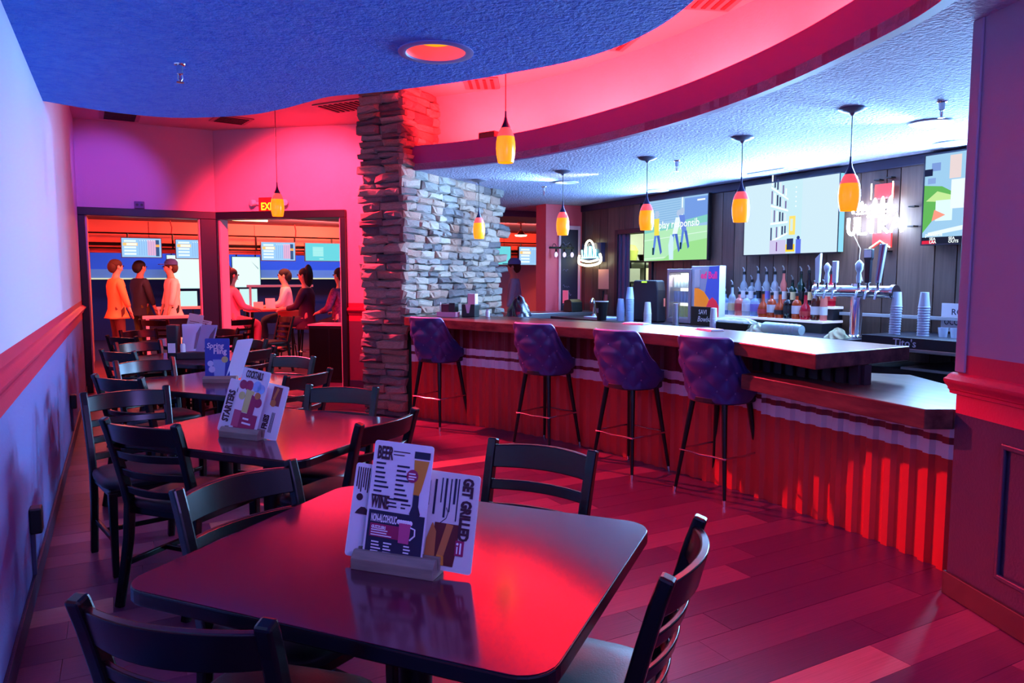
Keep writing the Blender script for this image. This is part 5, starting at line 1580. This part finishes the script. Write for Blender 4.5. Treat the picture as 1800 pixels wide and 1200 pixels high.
crumple('napkin_bundle', 0.16, 0.26, 0.10, mat('green white paper', (214, 222, 190), .7), (5.62, 5.22, 0.92), 'crumpled green and white wrapper beside the garnish tray', 'wrapper', 5)
t = thing('wrapped_cups', 'sleeve of clear cups in plastic film lying on the back counter', 'cup sleeve', (5.62, 4.92, 0.985))
MB().lathe([(0, -0.22), (0.05, -0.22), (0.058, -0.2), (0.052, 0.2), (0.046, 0.23), (0.0, 0.235)], 18, Matrix.Rotation(PI / 2, 4, 'X')).obj('sleeve', mat('milky film', (196, 214, 214), 0.25, alpha=0.75), t, smooth=40)
for k in range(7):
    MB().lathe([(0.05, 0), (0.056, 0.004), (0.05, 0.008)], 18, Matrix.Translation((0, -0.16 + 0.05 * k, 0)) @ Matrix.Rotation(PI / 2, 4, 'X'), cap=False).obj('rim', CUPW, t, smooth=40)

# ---- on the bar top
t = thing('bar_caddy', 'small dark bar caddy with condiment packets beside the stone wall', 'caddy', (3.02, 6.98, 1.07), R(-50))
MB().box(-0.11, 0.11, -0.05, 0.05, 0, 0.05).obj('tray', mat('pale pink tray', (200, 170, 196), .5), t, bev=0.004)
MB().box(-0.06, 0.03, -0.045, 0.045, 0.05, 0.13).obj('compartment', mat('maroon caddy', (80, 30, 54), .5), t, bev=0.004)
MB().box(0.03, 0.10, -0.045, 0.045, 0.05, 0.145).obj('compartment', BLACKP, t, bev=0.004)
MB().tube([(-0.09, 0, 0.05), (-0.09, 0, 0.15)], 0.006, 6).obj('stirrer', WHITEP, t)
t = thing('napkin_dispenser', 'black napkin dispenser with white napkins on the bar by the stone wall', 'napkin holder', (3.22, 6.86, 1.07), R(-50))
MB().box(-0.075, 0.075, -0.06, 0.06, 0, 0.13).obj('box', BLACKP, t, bev=0.006)
MB().prism([(-0.03, 0.13), (0.03, 0.13), (0.012, 0.04), (-0.012, 0.04)], 0.0605, 0.063, 0, Matrix.Rotation(PI / 2, 4, 'X')).obj('napkin_tongue', PAPER, t)
MB().box(-0.01, 0.075, -0.05, 0.03, 0.13, 0.24).obj('napkin_stack', mat('pink lit napkins', (232, 200, 208), .7), t, bev=0.004)
t = thing('salt_shaker', 'small white shaker on the bar beside the napkin dispenser', 'shaker', (3.36, 6.74, 1.07))
MB().lathe([(0, 0), (0.022, 0), (0.024, 0.05), (0.016, 0.07), (0, 0.075)], 14).obj('body', WHITEP, t, smooth=40)
MB().lathe([(0.017, 0.068), (0.017, 0.082), (0, 0.088)], 14, cap=False).obj('cap', STEEL, t, smooth=40)
for (x, y), rz, lab in (((3.98, 5.08), 20, 'folded white napkin on the bar below the football screen'), ((4.02, 4.22), -10, 'folded white napkin on the bar below the middle screen')):
    t = thing('folded_napkin', lab, 'napkin', (x, y, 1.07), R(rz))
    MB().box(-0.06, 0.06, -0.11, 0.11, 0, 0.006).obj('lower_fold', PAPER, t, bev=0.002)
    MB().box(-0.05, 0.055, -0.105, 0.10, 0.006, 0.014).obj('upper_fold', PAPER, t, bev=0.002)

# ---- bulb cluster on the coral pillar
t = thing('bulb_sconce', 'wall light with three clear bulbs in wire cages on the coral pillar', 'wall light', (6.12, 9.70, 1.93))
MB().box(-0.22, 0.22, -0.03, 0, -0.01, 0.02).obj('bar', BLACKM, t)
for k, x in enumerate((-0.18, -0.03, 0.11)):
    a = MB().tube([(p.x, p.y, p.z) for p in spline([(x, -0.02, 0.0), (x - 0.01, -0.08, 0.06), (x, -0.13, 0.04), (x, -0.14, -0.02)], 4)], 0.005, 6).obj('arm', BLACKM, t, smooth=60)
    MB().lathe([(0, -0.02), (0.016, -0.02), (0.016, -0.06), (0, -0.06)], 10, Matrix.Translation((x, -0.14, 0))).obj('socket', BLACKM, a)
    MB().ball((x, -0.14, -0.105), (0.028, 0.028, 0.04), 12, 8).obj('bulb', glow('pale bulb', (214, 206, 255), 1.3), a, smooth=60)
    for q in range(4):
        c_, s_ = math.cos(q * PI / 2 + .4), math.sin(q * PI / 2 + .4)
        MB().tube([(x + .014 * c_, -0.14 + .014 * s_, -0.05), (x + .045 * c_, -0.14 + .045 * s_, -0.1), (x + .035 * c_, -0.14 + .035 * s_, -0.17)], 0.002, 4).obj('cage_wire', BLACKM, a)

# ================================================================== LANE ROOM BEYOND
struct(MB().box(-0.8, 9.5, 10.9, 20.0, -0.12, -0.004).box(6.6, 9.5, 9.0, 10.9, -0.12, -0.004).obj('floor_lanes', mat('dark lane carpet', (64, 30, 40), 0.6, noise=((6, 6, 6), (96, 44, 50), .3))), 'dark floor of the lane room')
struct(MB().box(-0.8, 9.6, 10.92, 20.2, 2.50, 2.6).obj('ceiling_lanes', mat('lane ceiling', (96, 74, 104), .7)), 'low ceiling of the lane room')
struct(MB().box(-0.60, -0.40, 10.9, 15.0, 0, 2.5).obj('wall_lanes_left', mat('rose lane wall', (226, 150, 150), .6)), 'rose wall at the left of the lane room')
struct(MB().box(9.5, 9.6, 9.0, 20, 0, 2.5).obj('wall_lanes_right', MATS['rose lane wall']))
struct(MB().box(6.62, 9.6, 9.85, 10.0, 0, 2.5).obj('wall_lanes_front', MATS['rose lane wall']))
t = struct(MB().box(-0.6, 9.5, 15.0, 15.2, 1.92, 2.5).obj('trim_4', mat('coral bulkhead paint', (226, 120, 104), .6)), 'coral bulkhead above the bowling lanes')
for x in (0.55, 2.4, 4.3, 6.2, 7.9):
    MB().box(x, x + 0.008, 14.992, 15.0, 1.93, 2.49).obj('panel_joint', mat('bulkhead joint', (150, 60, 60), .6), t)
struct(MB().box(-0.8, 9.6, 19.6, 19.8, 0, 2.5).obj('wall_lanes_back', mat('lane end navy', (26, 32, 84), .6)), 'navy end wall of the bowling lanes')
o = MB().box(-0.6, 9.5, 19.0, 19.2, 1.66, 2.05).obj('masking_unit', mat('blue masking board', (58, 92, 190), .5, emit=(58, 92, 190), estr=0.35))
tag(o, 'long blue masking unit above the pins at the lane ends', 'masking unit')
MB().box(-0.6, 9.5, 18.96, 19.0, 1.46, 1.66).obj('lower_fascia', mat('grey blue fascia', (120, 150, 190), .5, emit=(110, 140, 180), estr=0.3), o)
MB().box(-0.6, 9.5, 18.93, 18.96, 1.43, 1.46).obj('lit_strip', glow('cream strip', (226, 226, 190), 0.9), o)
# black truss rails under the bulkhead
t = thing('monitor_rail', 'black twin rail carrying the score monitors', 'rail', (0, 14.6, 0))
for z, r in ((2.25, 0.014), (2.06, 0.03), (1.99, 0.014)):
    MB().tube([(-0.4, 0, z), (9.4, 0, z)], r, 8).obj('bar', BLACKM, t)
for x in [0.2 + 0.72 * k for k in range(13)]:
    MB().tube([(x, 0, 1.99), (x, 0, 2.25)], 0.018, 6).obj('upright', BLACKM, t)
for x in (0.9, 1.85, 3.1, 4.3, 7.2):
    MB().tube([(x, 0, 2.25), (x + 0.02, 0.05, 2.38), (x - 0.01, 0.02, 2.5)], 0.012, 6).obj('hanger_cable', mat('red cable', (150, 40, 50), .5), t)
# score monitors
def score(x0, x1, z0, z1, label, plain=False):
    w, h = x1 - x0, z1 - z0
    t = screen_frame('score_monitor', label, w, h, Matrix.Translation((x0, 14.45, z0)), 0.06, 'monitor')
    if plain:
        it = [('r', (w * .2, w * .5, h * .25, h * .8), (150, 225, 225)), ('r', (w * .38, w * .5, h * .08, h * .14), (170, 230, 228))]
        for k in range(5):
            it.append(('r', (w * .22, w * .48, h * (.3 + .09 * k), h * (.33 + .09 * k)), (176, 232, 230)))
        base = (104, 205, 216)
    else:
        it = [('r', (w * .03, w * .40, h * .60, h * .76), (255, 196, 120)), ('r', (w * .12, w * .38, h * .62, h * .74), (250, 246, 226)), ('r', (w * .65, w * .86, h * .1, h * .92), (220, 170, 205)), ('r', (w * .86, w * .95, h * .06, h * .92), (60, 84, 130)), ('r', (w * .86, w * .96, h * .55, h * .68), (255, 170, 90))]
        for k in range(5):
            if k != 3:
                it.append(('r', (w * .06, w * .36, h * (.12 + .17 * k), h * (.22 + .17 * k)), (225, 240, 250)))
        for k in range(7):
            it.append(('r', (w * (.44 + .06 * k), w * (.447 + .06 * k), h * .1, h * .9), (120, 140, 200)))
            it.append(('d', (w * (.46 + .06 * k), h * .88, h * .022), (245, 250, 255)))
        base = (150, 196, 240)
    MB().box(w * .5 - .05, w * .5 + .05, 0.06, 0.14, h * .4, h * .75).obj('bracket', BLACKM, t)
    px(t, 'picture', w, h, it, base)
score(0.10, 0.72, 1.83, 2.16, 'score monitor at the left end of the rail')
score(0.96, 1.58, 1.82, 2.15, 'score monitor just left of the black post')
score(2.43, 3.05, 1.80, 2.14, 'score monitor right of the black post')
score(3.25, 3.95, 1.80, 2.14, 'plain teal score monitor at the right of the angled opening', True)
score(7.05, 7.78, 1.76, 2.16, 'plain teal score monitor just right of the stone wall', True)
score(8.0, 8.75, 1.76, 2.16, 'score monitor beside the coral pillar')
# large projection screens further down
for x0, x1, z0, z1, y, lab in ((1.02, 2.3, 1.22, 1.98, 18.4, 'bright white projection screen left of the black post'), (2.42, 3.05, 1.24, 1.96, 18.4, 'bright white projection screen right of the black post'), (1.15, 1.62, 0.80, 1.16, 18.3, 'small lower lit screen left of the black post'), (2.55, 2.95, 0.72, 1.2, 18.3, 'narrow lower lit screen right of the black post')):
    t = screen_frame('projection_screen', lab, x1 - x0, z1 - z0, Matrix.Translation((x0, y, z0)), 0.05, 'screen')
    for xx in (0.1, x1 - x0 - 0.1):
        MB().box(xx - .015, xx + .015, 0.01, 0.04, (z1 - z0) if z0 > 1.2 else -z0, (2.5 - z0) if z0 > 1.2 else 0.0).obj('mount', BLACKM, t)
    px(t, 'picture', x1 - x0, z1 - z0, [('r', (0.02, x1 - x0 - .02, 0.02, z1 - z0 - .02), (222, 242, 236)), ('p', [(x1 - x0 - .2, z1 - z0 - .1), (x1 - x0 - .04, z1 - z0 - .3), (x1 - x0 - .04, z1 - z0 - .26)], (150, 180, 190))] if z1 - z0 > .5 else [], (196, 232, 232))
for x0, x1, z, y, lab in ((2.6, 4.1, 1.25, 17.5, 'pink lit lane capping rail in the middle distance'), (5.0, 6.4, 1.23, 17.5, 'pink lit lane capping rail at the right'), (0.6, 2.0, 0.86, 15.5, 'pink lit seat back rail left of the post'), (0.35, 1.5, 0.78, 13.6, 'pale bench back in front of the standing people')):
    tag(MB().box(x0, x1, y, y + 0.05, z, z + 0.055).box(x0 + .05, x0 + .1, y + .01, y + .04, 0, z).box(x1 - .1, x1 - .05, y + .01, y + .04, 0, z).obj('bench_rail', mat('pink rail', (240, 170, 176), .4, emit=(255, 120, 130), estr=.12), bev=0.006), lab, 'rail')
for k, (x0, lab) in enumerate(((0.35, 'dark bench seat beneath the pale bench back'),)):
    t = thing('bench', lab, 'bench', (x0, 13.62, 0))
    MB().box(0, 1.15, 0, 0.05, 0.35, 0.775).obj('backrest', BLACKP, t, bev=0.01)
    MB().box(0, 1.15, 0.05, 0.45, 0.35, 0.42).obj('seat', BLACKP, t, bev=0.01)
    for x in (0.05, 1.05):
        MB().box(x, x + 0.05, 0.02, 0.42, 0, 0.35).obj('leg', BLACKM, t)
# fluorescent tubes
for x0, x1, y, lab in ((-0.16, 0.16, 13.0, 'glowing red tube light over the left opening'), (1.45, 2.3, 13.0, 'glowing red tube light right of the black post')):
    t = thing('tube_light', lab, 'tube light', ((x0 + x1) / 2, y, 2.44))
    hw = (x1 - x0) / 2
    MB().box(-hw - .02, hw + .02, -0.035, 0.035, 0.02, 0.06).obj('housing', WHITEP, t)
    MB().tube([(-hw, 0, 0), (hw, 0, 0)], 0.022, 8).obj('tube', glow('hot orange tube', (255, 170, 120), 9), t)
    lamp('tube_glow', 'AREA', ((x0 + x1) / 2, y, 2.40), 40, ORANGE, 2 * hw, 0.08)
lamp('lane_red_lamp', 'AREA', (3.0, 13.4, 2.46), 260, ORANGE, 2.5, 0.3, target=(2.6, 15.0, 1.6))
lamp('lane_red_lamp', 'AREA', (1.0, 12.2, 2.46), 90, RED, 1.5, 0.3, target=(0.8, 12.6, 0.0))
lamp('lane_red_lamp', 'AREA', (7.2, 12.2, 2.46), 220, ORANGE, 2.5, 0.3, target=(7.4, 14.4, 1.5))
lamp('lane_blue_lamp', 'AREA', (3.5, 17.6, 2.46), 110, (0.2, 0.35, 1.0), 7.0, 0.4, target=(3.5, 19.0, 1.2))
# high table with cloth
t = thing('high_table', 'red lit high table where people sit in the lane room', 'table', (2.32, 13.0, 0))
MB().box(-0.42, 0.46, -0.3, 0.3, 0.90, 0.94).obj('tabletop', mat('coral table', (236, 120, 96), .4), t, bev=0.006)
MB().prism([(0.05, 0.6), (0.40, 0.62), (0.42, 0.9), (0.05, 0.9)], 0.30, 0.31, 0, Matrix.Rotation(PI / 2, 4, 'X')).obj('cloth_drop', mat('coral cloth', (214, 66, 52), .7), t)
for x in (-0.36, 0.40):
    for y in (-0.25, 0.25):
        MB().tube([(x, y, 0), (x, y, 0.9)], 0.022, 6).obj('leg', BLACKM, t)
for x, lab in ((2.12, 'left'), (2.32, 'right')):
    o = MB().box(-0.08, 0.08, -0.004, 0.004, 0, 0.12 if lab == 'left' else 0.18).obj('table_card', PAPER, loc=(x, 13.05, 0.94), rot=(R(-12), 0, 0))
    tag(o, '%s pink lit card standing on the lane room high table' % lab, 'card')
# black cabinet just beyond the angled opening
t = thing('black_cabinet', 'black cabinet with a pale top edge just inside the angled opening', 'cabinet', (2.72, 10.35, 0), R(-38))
MB().box(-0.30, 0.30, -0.22, 0.22, 0, 0.80).obj('body', BLACKP, t, bev=0.006)
MB().box(-0.31, 0.31, -0.23, 0.23, 0.80, 0.82).obj('top', mat('pale pink top', (226, 170, 180), .4), t)
MB().box(-0.28, -0.01, -0.235, -0.22, 0.06, 0.77).obj('door', BLACKM, t, bev=0.004)
MB().box(0.01, 0.28, -0.235, -0.22, 0.06, 0.77).obj('door', BLACKM, t, bev=0.004)
# bell lamp in the lane room, right of the stone wall
t = thing('bell_lamp', 'copper bell ceiling lamp in the lane room right of the stone wall', 'ceiling lamp', (6.68, 12.0, 2.50))
CU = mat('copper', (226, 130, 96), .3, metal=.7)
MB().lathe([(0, 0), (0.07, 0), (0.07, -0.02), (0, -0.03)], 18).obj('canopy', CU, t, smooth=40)
MB().tube([(0, 0, -0.02), (0, 0, -0.18)], 0.014, 8).obj('stem', CU, t)
MB().lathe([(0.02, -0.15), (0.05, -0.17), (0.07, -0.21), (0.12, -0.235)], 22, cap=False).obj('bell', CU, t, smooth=50)
MB().lathe([(0.118, -0.236), (0.10, -0.26), (0, -0.27)], 22, cap=False).obj('globe', glow('lamp globe', (255, 200, 170), 4), t, smooth=50)

# ================================================================== PEOPLE
SKIN = mat('skin', (206, 150, 128), 0.55)
def skin_obj(name, nodes, parent, m, levels=1):
    """nodes: list of (pos, radius, parent index); grown with a skin modifier"""
    me = bpy.data.meshes.new(name)
    me.from_pydata([n[0] for n in nodes], [(i, n[2]) for i, n in enumerate(nodes) if n[2] is not None], [])
    me.materials.append(m)
    o = bpy.data.objects.new(name, me)
    COL.objects.link(o)
    o.parent = parent
    md = o.modifiers.new('skin', 'SKIN')
    md.use_smooth_shade = True
    if not me.skin_vertices:
        bm = bmesh.new(); bm.from_mesh(me); bm.verts.layers.skin.verify(); bm.to_mesh(me); bm.free()
    for i, n in enumerate(nodes):
        r = n[1]
        me.skin_vertices[0].data[i].radius = r if isinstance(r, tuple) else (r, r)
        me.skin_vertices[0].data[i].use_root = (n[2] is None)
    sb = o.modifiers.new('sub', 'SUBSURF')
    sb.levels = levels
    sb.render_levels = levels
    return o
def person(loc, face, label, shirt, pants, hair, pose='stand', arms=((0.24, 0.05, -0.28), (0.25, 0.12, -0.5)), cap=None, scale=1.0, long_hair=False):
    t = thing('person', label, 'person', loc, face)
    t.scale = (scale,) * 3
    dz = 0.0 if pose == 'stand' else -0.43
    if pose == 'sithigh':
        dz = -0.15
    N = [((0, 0, 0.95 + dz), (0.15, 0.11), None), ((0, 0, 1.12 + dz), (0.135, 0.10), 0), ((0, 0, 1.32 + dz), (0.155, 0.105), 1), ((0, 0.005, 1.44 + dz), (0.09, 0.07), 2), ((0, 0.015, 1.52 + dz), 0.052, 3), ((0, 0.035, 1.585 + dz), (0.068, 0.075), 4), ((0, 0.04, 1.66 + dz), (0.076, 0.092), 5), ((0, 0.03, 1.735 + dz), (0.06, 0.075), 6), ((0, 0.126, 1.638 + dz), 0.012, 6)]
    body, top, bot = list(N), list(N[:4]), [((0, 0, 1.08 + dz), (0.150, 0.114), None), ((0, 0, 0.92 + dz), (0.158, 0.120), 0)]
    top = [(p, (r[0] + .034, r[1] + .034) if isinstance(r, tuple) else r + .034, q) for p, r, q in top]
    top.append(((0, 0, 0.80 + dz), (0.19, 0.155), 0))
    for s, el, wr in ((-1, arms[0], arms[1]), (1, arms[0], arms[1])):
        sh = len(body)
        E_ = (s * el[0], el[1], 1.41 + dz + el[2])
        Wp = (s * wr[0], wr[1], 1.41 + dz + wr[2])
        dv = (Vector(Wp) - Vector(E_)).normalized()
        body += [((s * 0.17, 0, 1.41 + dz), 0.055, 2), (E_, 0.042, sh), (Wp, 0.028, sh + 1)]
        pm = Vector(Wp) + dv * 0.065
        body.append((tuple(pm), (0.034, 0.020), sh + 2))
        pi = len(body) - 1
        sd = dv.cross(Vector((0, 1, 0.3))).normalized()
        for q, ln in enumerate((0.062, 0.074, 0.068, 0.052)):
            b0 = pm + sd * (0.030 - 0.02 * q)
            b1 = b0 + dv * ln * 0.55
            b2 = b1 + (dv + Vector((0, 0, -0.5))).normalized() * ln * 0.5
            body.append((tuple(b1), 0.0085, pi)); body.append((tuple(b2), 0.0075, len(body) - 1))
        b1 = Vector(Wp) + dv * 0.02 + sd * 0.045
        body.append((tuple(b1), 0.010, sh + 2)); body.append((tuple(b1 + dv * 0.035 + sd * 0.012), 0.0085, len(body) - 1))
        k = len(top)
        top += [((s * 0.17, 0, 1.41 + dz), 0.070, 2), (E_, 0.058, k), (tuple(Vector(E_).lerp(Vector(Wp), 0.75)), 0.046, k + 1)]
        h = len(body)
        if pose == 'stand':
            J = [(s * 0.095, 0, 0.88), (s * 0.105, 0.02, 0.50), (s * 0.11, -0.02, 0.10), (s * 0.12, 0.13, 0.04)]
        elif pose == 'sit':
            J = [(s * 0.10, 0.02, 0.50), (s * 0.12, 0.42, 0.49), (s * 0.12, 0.40, 0.10), (s * 0.12, 0.54, 0.04)]
        else:
            J = [(s * 0.10, 0.02, 0.78), (s * 0.12, 0.40, 0.72), (s * 0.12, 0.36, 0.36), (s * 0.12, 0.48, 0.30)]
        body += [(J[0], 0.09, 0), (J[1], 0.058, h), (J[2], 0.04, h + 1), (J[3], (0.042, 0.03), h + 2)]
        g = len(bot)
        bot += [(J[0], 0.105, 1), (J[1], 0.074, g), (tuple(Vector(J[1]).lerp(Vector(J[2]), 0.96)), 0.060, g + 1)]
        MB().ball((J[3][0], J[3][1] - 0.05, 0.045 if pose != 'sithigh' else J[3][2]), (0.05, 0.125, 0.045), 12, 8).obj('shoe', BLACKP, t, smooth=60)
    skin_obj('body', body, t, SKIN)
    skin_obj('shirt', top, t, shirt)
    skin_obj('trousers', bot, t, pants)
    mb = MB()
    mb.ball((0, 0.01, 1.70 + dz), (0.094, 0.105, 0.085), 16, 10)
    mb.ball((0, -0.04, 1.65 + dz), (0.09, 0.075, 0.10 if not long_hair else 0.19), 14, 10)
    mb.obj('hair', hair, t, smooth=60)
    for s in (-1, 1):
        MB().ball((s * 0.032, 0.125, 1.665 + dz), 0.012, 8, 6).obj('eye', mat('dark eye', (24, 18, 20), .3), t, smooth=60)
        MB().ball((s * 0.088, 0.03, 1.645 + dz), (0.014, 0.022, 0.032), 8, 6).obj('ear', SKIN, t, smooth=60)
    MB().box(-0.025, 0.025, 0.118, 0.126, 1.592 + dz, 1.6 + dz).obj('mouth', mat('lip', (150, 70, 70), .5), t)
    if cap:
        MB().lathe([(0.112, 1.70 + dz), (0.11, 1.75 + dz), (0.07, 1.80 + dz), (0, 1.81 + dz)], 16, cap=False).prism([(-0.09, 0.08), (0.09, 0.08), (0.07, 0.2), (-0.07, 0.2)], 1.70 + dz, 1.712 + dz).obj('cap', cap, t, smooth=50)
    return t
C_ = lambda n, c, **k: mat(n, c, 0.8, **k)
HB, HD = C_('black hair', (18, 14, 18)), C_('brown hair', (60, 34, 26))
person((-0.02, 14.0, 0), R(-70), 'person standing at the left of the lane room in an orange top and brown trousers', C_('orange top', (240, 150, 90)), C_('brown trousers', (96, 44, 36)), HD)
person((0.36, 14.75, 0), R(-60), 'person in a dark jacket standing behind the pale bench', C_('dark jacket', (46, 44, 66)), C_('olive trousers', (92, 84, 30)), HB)
person((0.86, 14.3, 0), R(100), 'person in a white shirt and cap standing by the white projection screen', C_('white shirt', (226, 190, 190)), C_('black trousers', (28, 24, 34)), HD, cap=C_('blue cap', (50, 60, 130)))
person((1.62, 12.6, 0), R(-75), 'person in a pink top seated just right of the black post', C_('pink top', (240, 140, 156)), C_('rose trousers', (190, 90, 110)), HD, 'sithigh', arms=((0.24, 0.10, -0.26), (0.16, 0.34, -0.30)), long_hair=True)
person((2.66, 13.45, 0), R(80), 'person with black hair seated behind the high table in a pale pink top', C_('pale pink top', (244, 170, 166)), C_('dark jeans', (40, 36, 60)), HB, 'sithigh', arms=((0.24, 0.10, -0.26), (0.16, 0.34, -0.30)))
person((2.72, 12.1, 0), R(60), 'person in a dark hooded top seated with back to the angled opening', C_('plum hood', (62, 20, 60)), C_('plum trousers', (58, 24, 60)), HB, 'sithigh', arms=((0.24, 0.10, -0.26), (0.16, 0.34, -0.30)), long_hair=True)
person((3.12, 11.45, 0), R(35), 'person in a magenta plaid jacket seated at the right of the angled opening', C_('magenta plaid', (132, 36, 96), noise=((30, 30, 30), (70, 20, 66), .15)), C_('night trousers', (30, 24, 44)), HB, 'sithigh', arms=((0.26, 0.06, -0.28), (0.20, 0.30, -0.34)))
person((5.97, 10.95, 0), R(60), 'person in a grey top and blue cap standing beyond the stone wall', C_('grey blue top', (150, 160, 190)), C_('coral apron', (220, 140, 130)), HD, cap=C_('sky cap', (90, 140, 210)))
# stools for the seated people
def round_stool(x, y, lab):
    t = thing('round_stool', lab, 'stool', (x, y, 0), 0, 'black stools in the lane room')
    MB().lathe([(0, 0.64), (0.17, 0.64), (0.18, 0.66), (0.17, 0.69), (0, 0.70)], 20).obj('seat', VINYL, t, smooth=40)
    for k in range(4):
        a = k * PI / 2 + .4
        MB().tube([(0.11 * math.cos(a), 0.11 * math.sin(a), 0.64), (0.2 * math.cos(a), 0.2 * math.sin(a), 0)], 0.013, 6).obj('leg', BLACKM, t)
    MB().tube([(0.165 * math.cos(2 * PI * k / 16), 0.165 * math.sin(2 * PI * k / 16), 0.27) for k in range(16)], 0.008, 6, closed=True).obj('ring', CHROME, t)
round_stool(1.62, 12.6, 'black stool under the person in pink right of the post')
round_stool(2.66, 13.45, 'black stool under the person behind the high table')
round_stool(2.72, 12.1, 'black stool under the person in the dark hood')
round_stool(3.12, 11.45, 'black stool under the person in the plaid jacket')
# black bag on the bar behind the stone wall
crumple('tied_bag', 0.26, 0.26, 0.20, mat('black bag plastic', (22, 26, 52), .25), (3.72, 6.72, 1.07), 'black plastic bag at the end of the bar beside the stone wall', 'bag', 8)
bpy.context.view_layer.update()
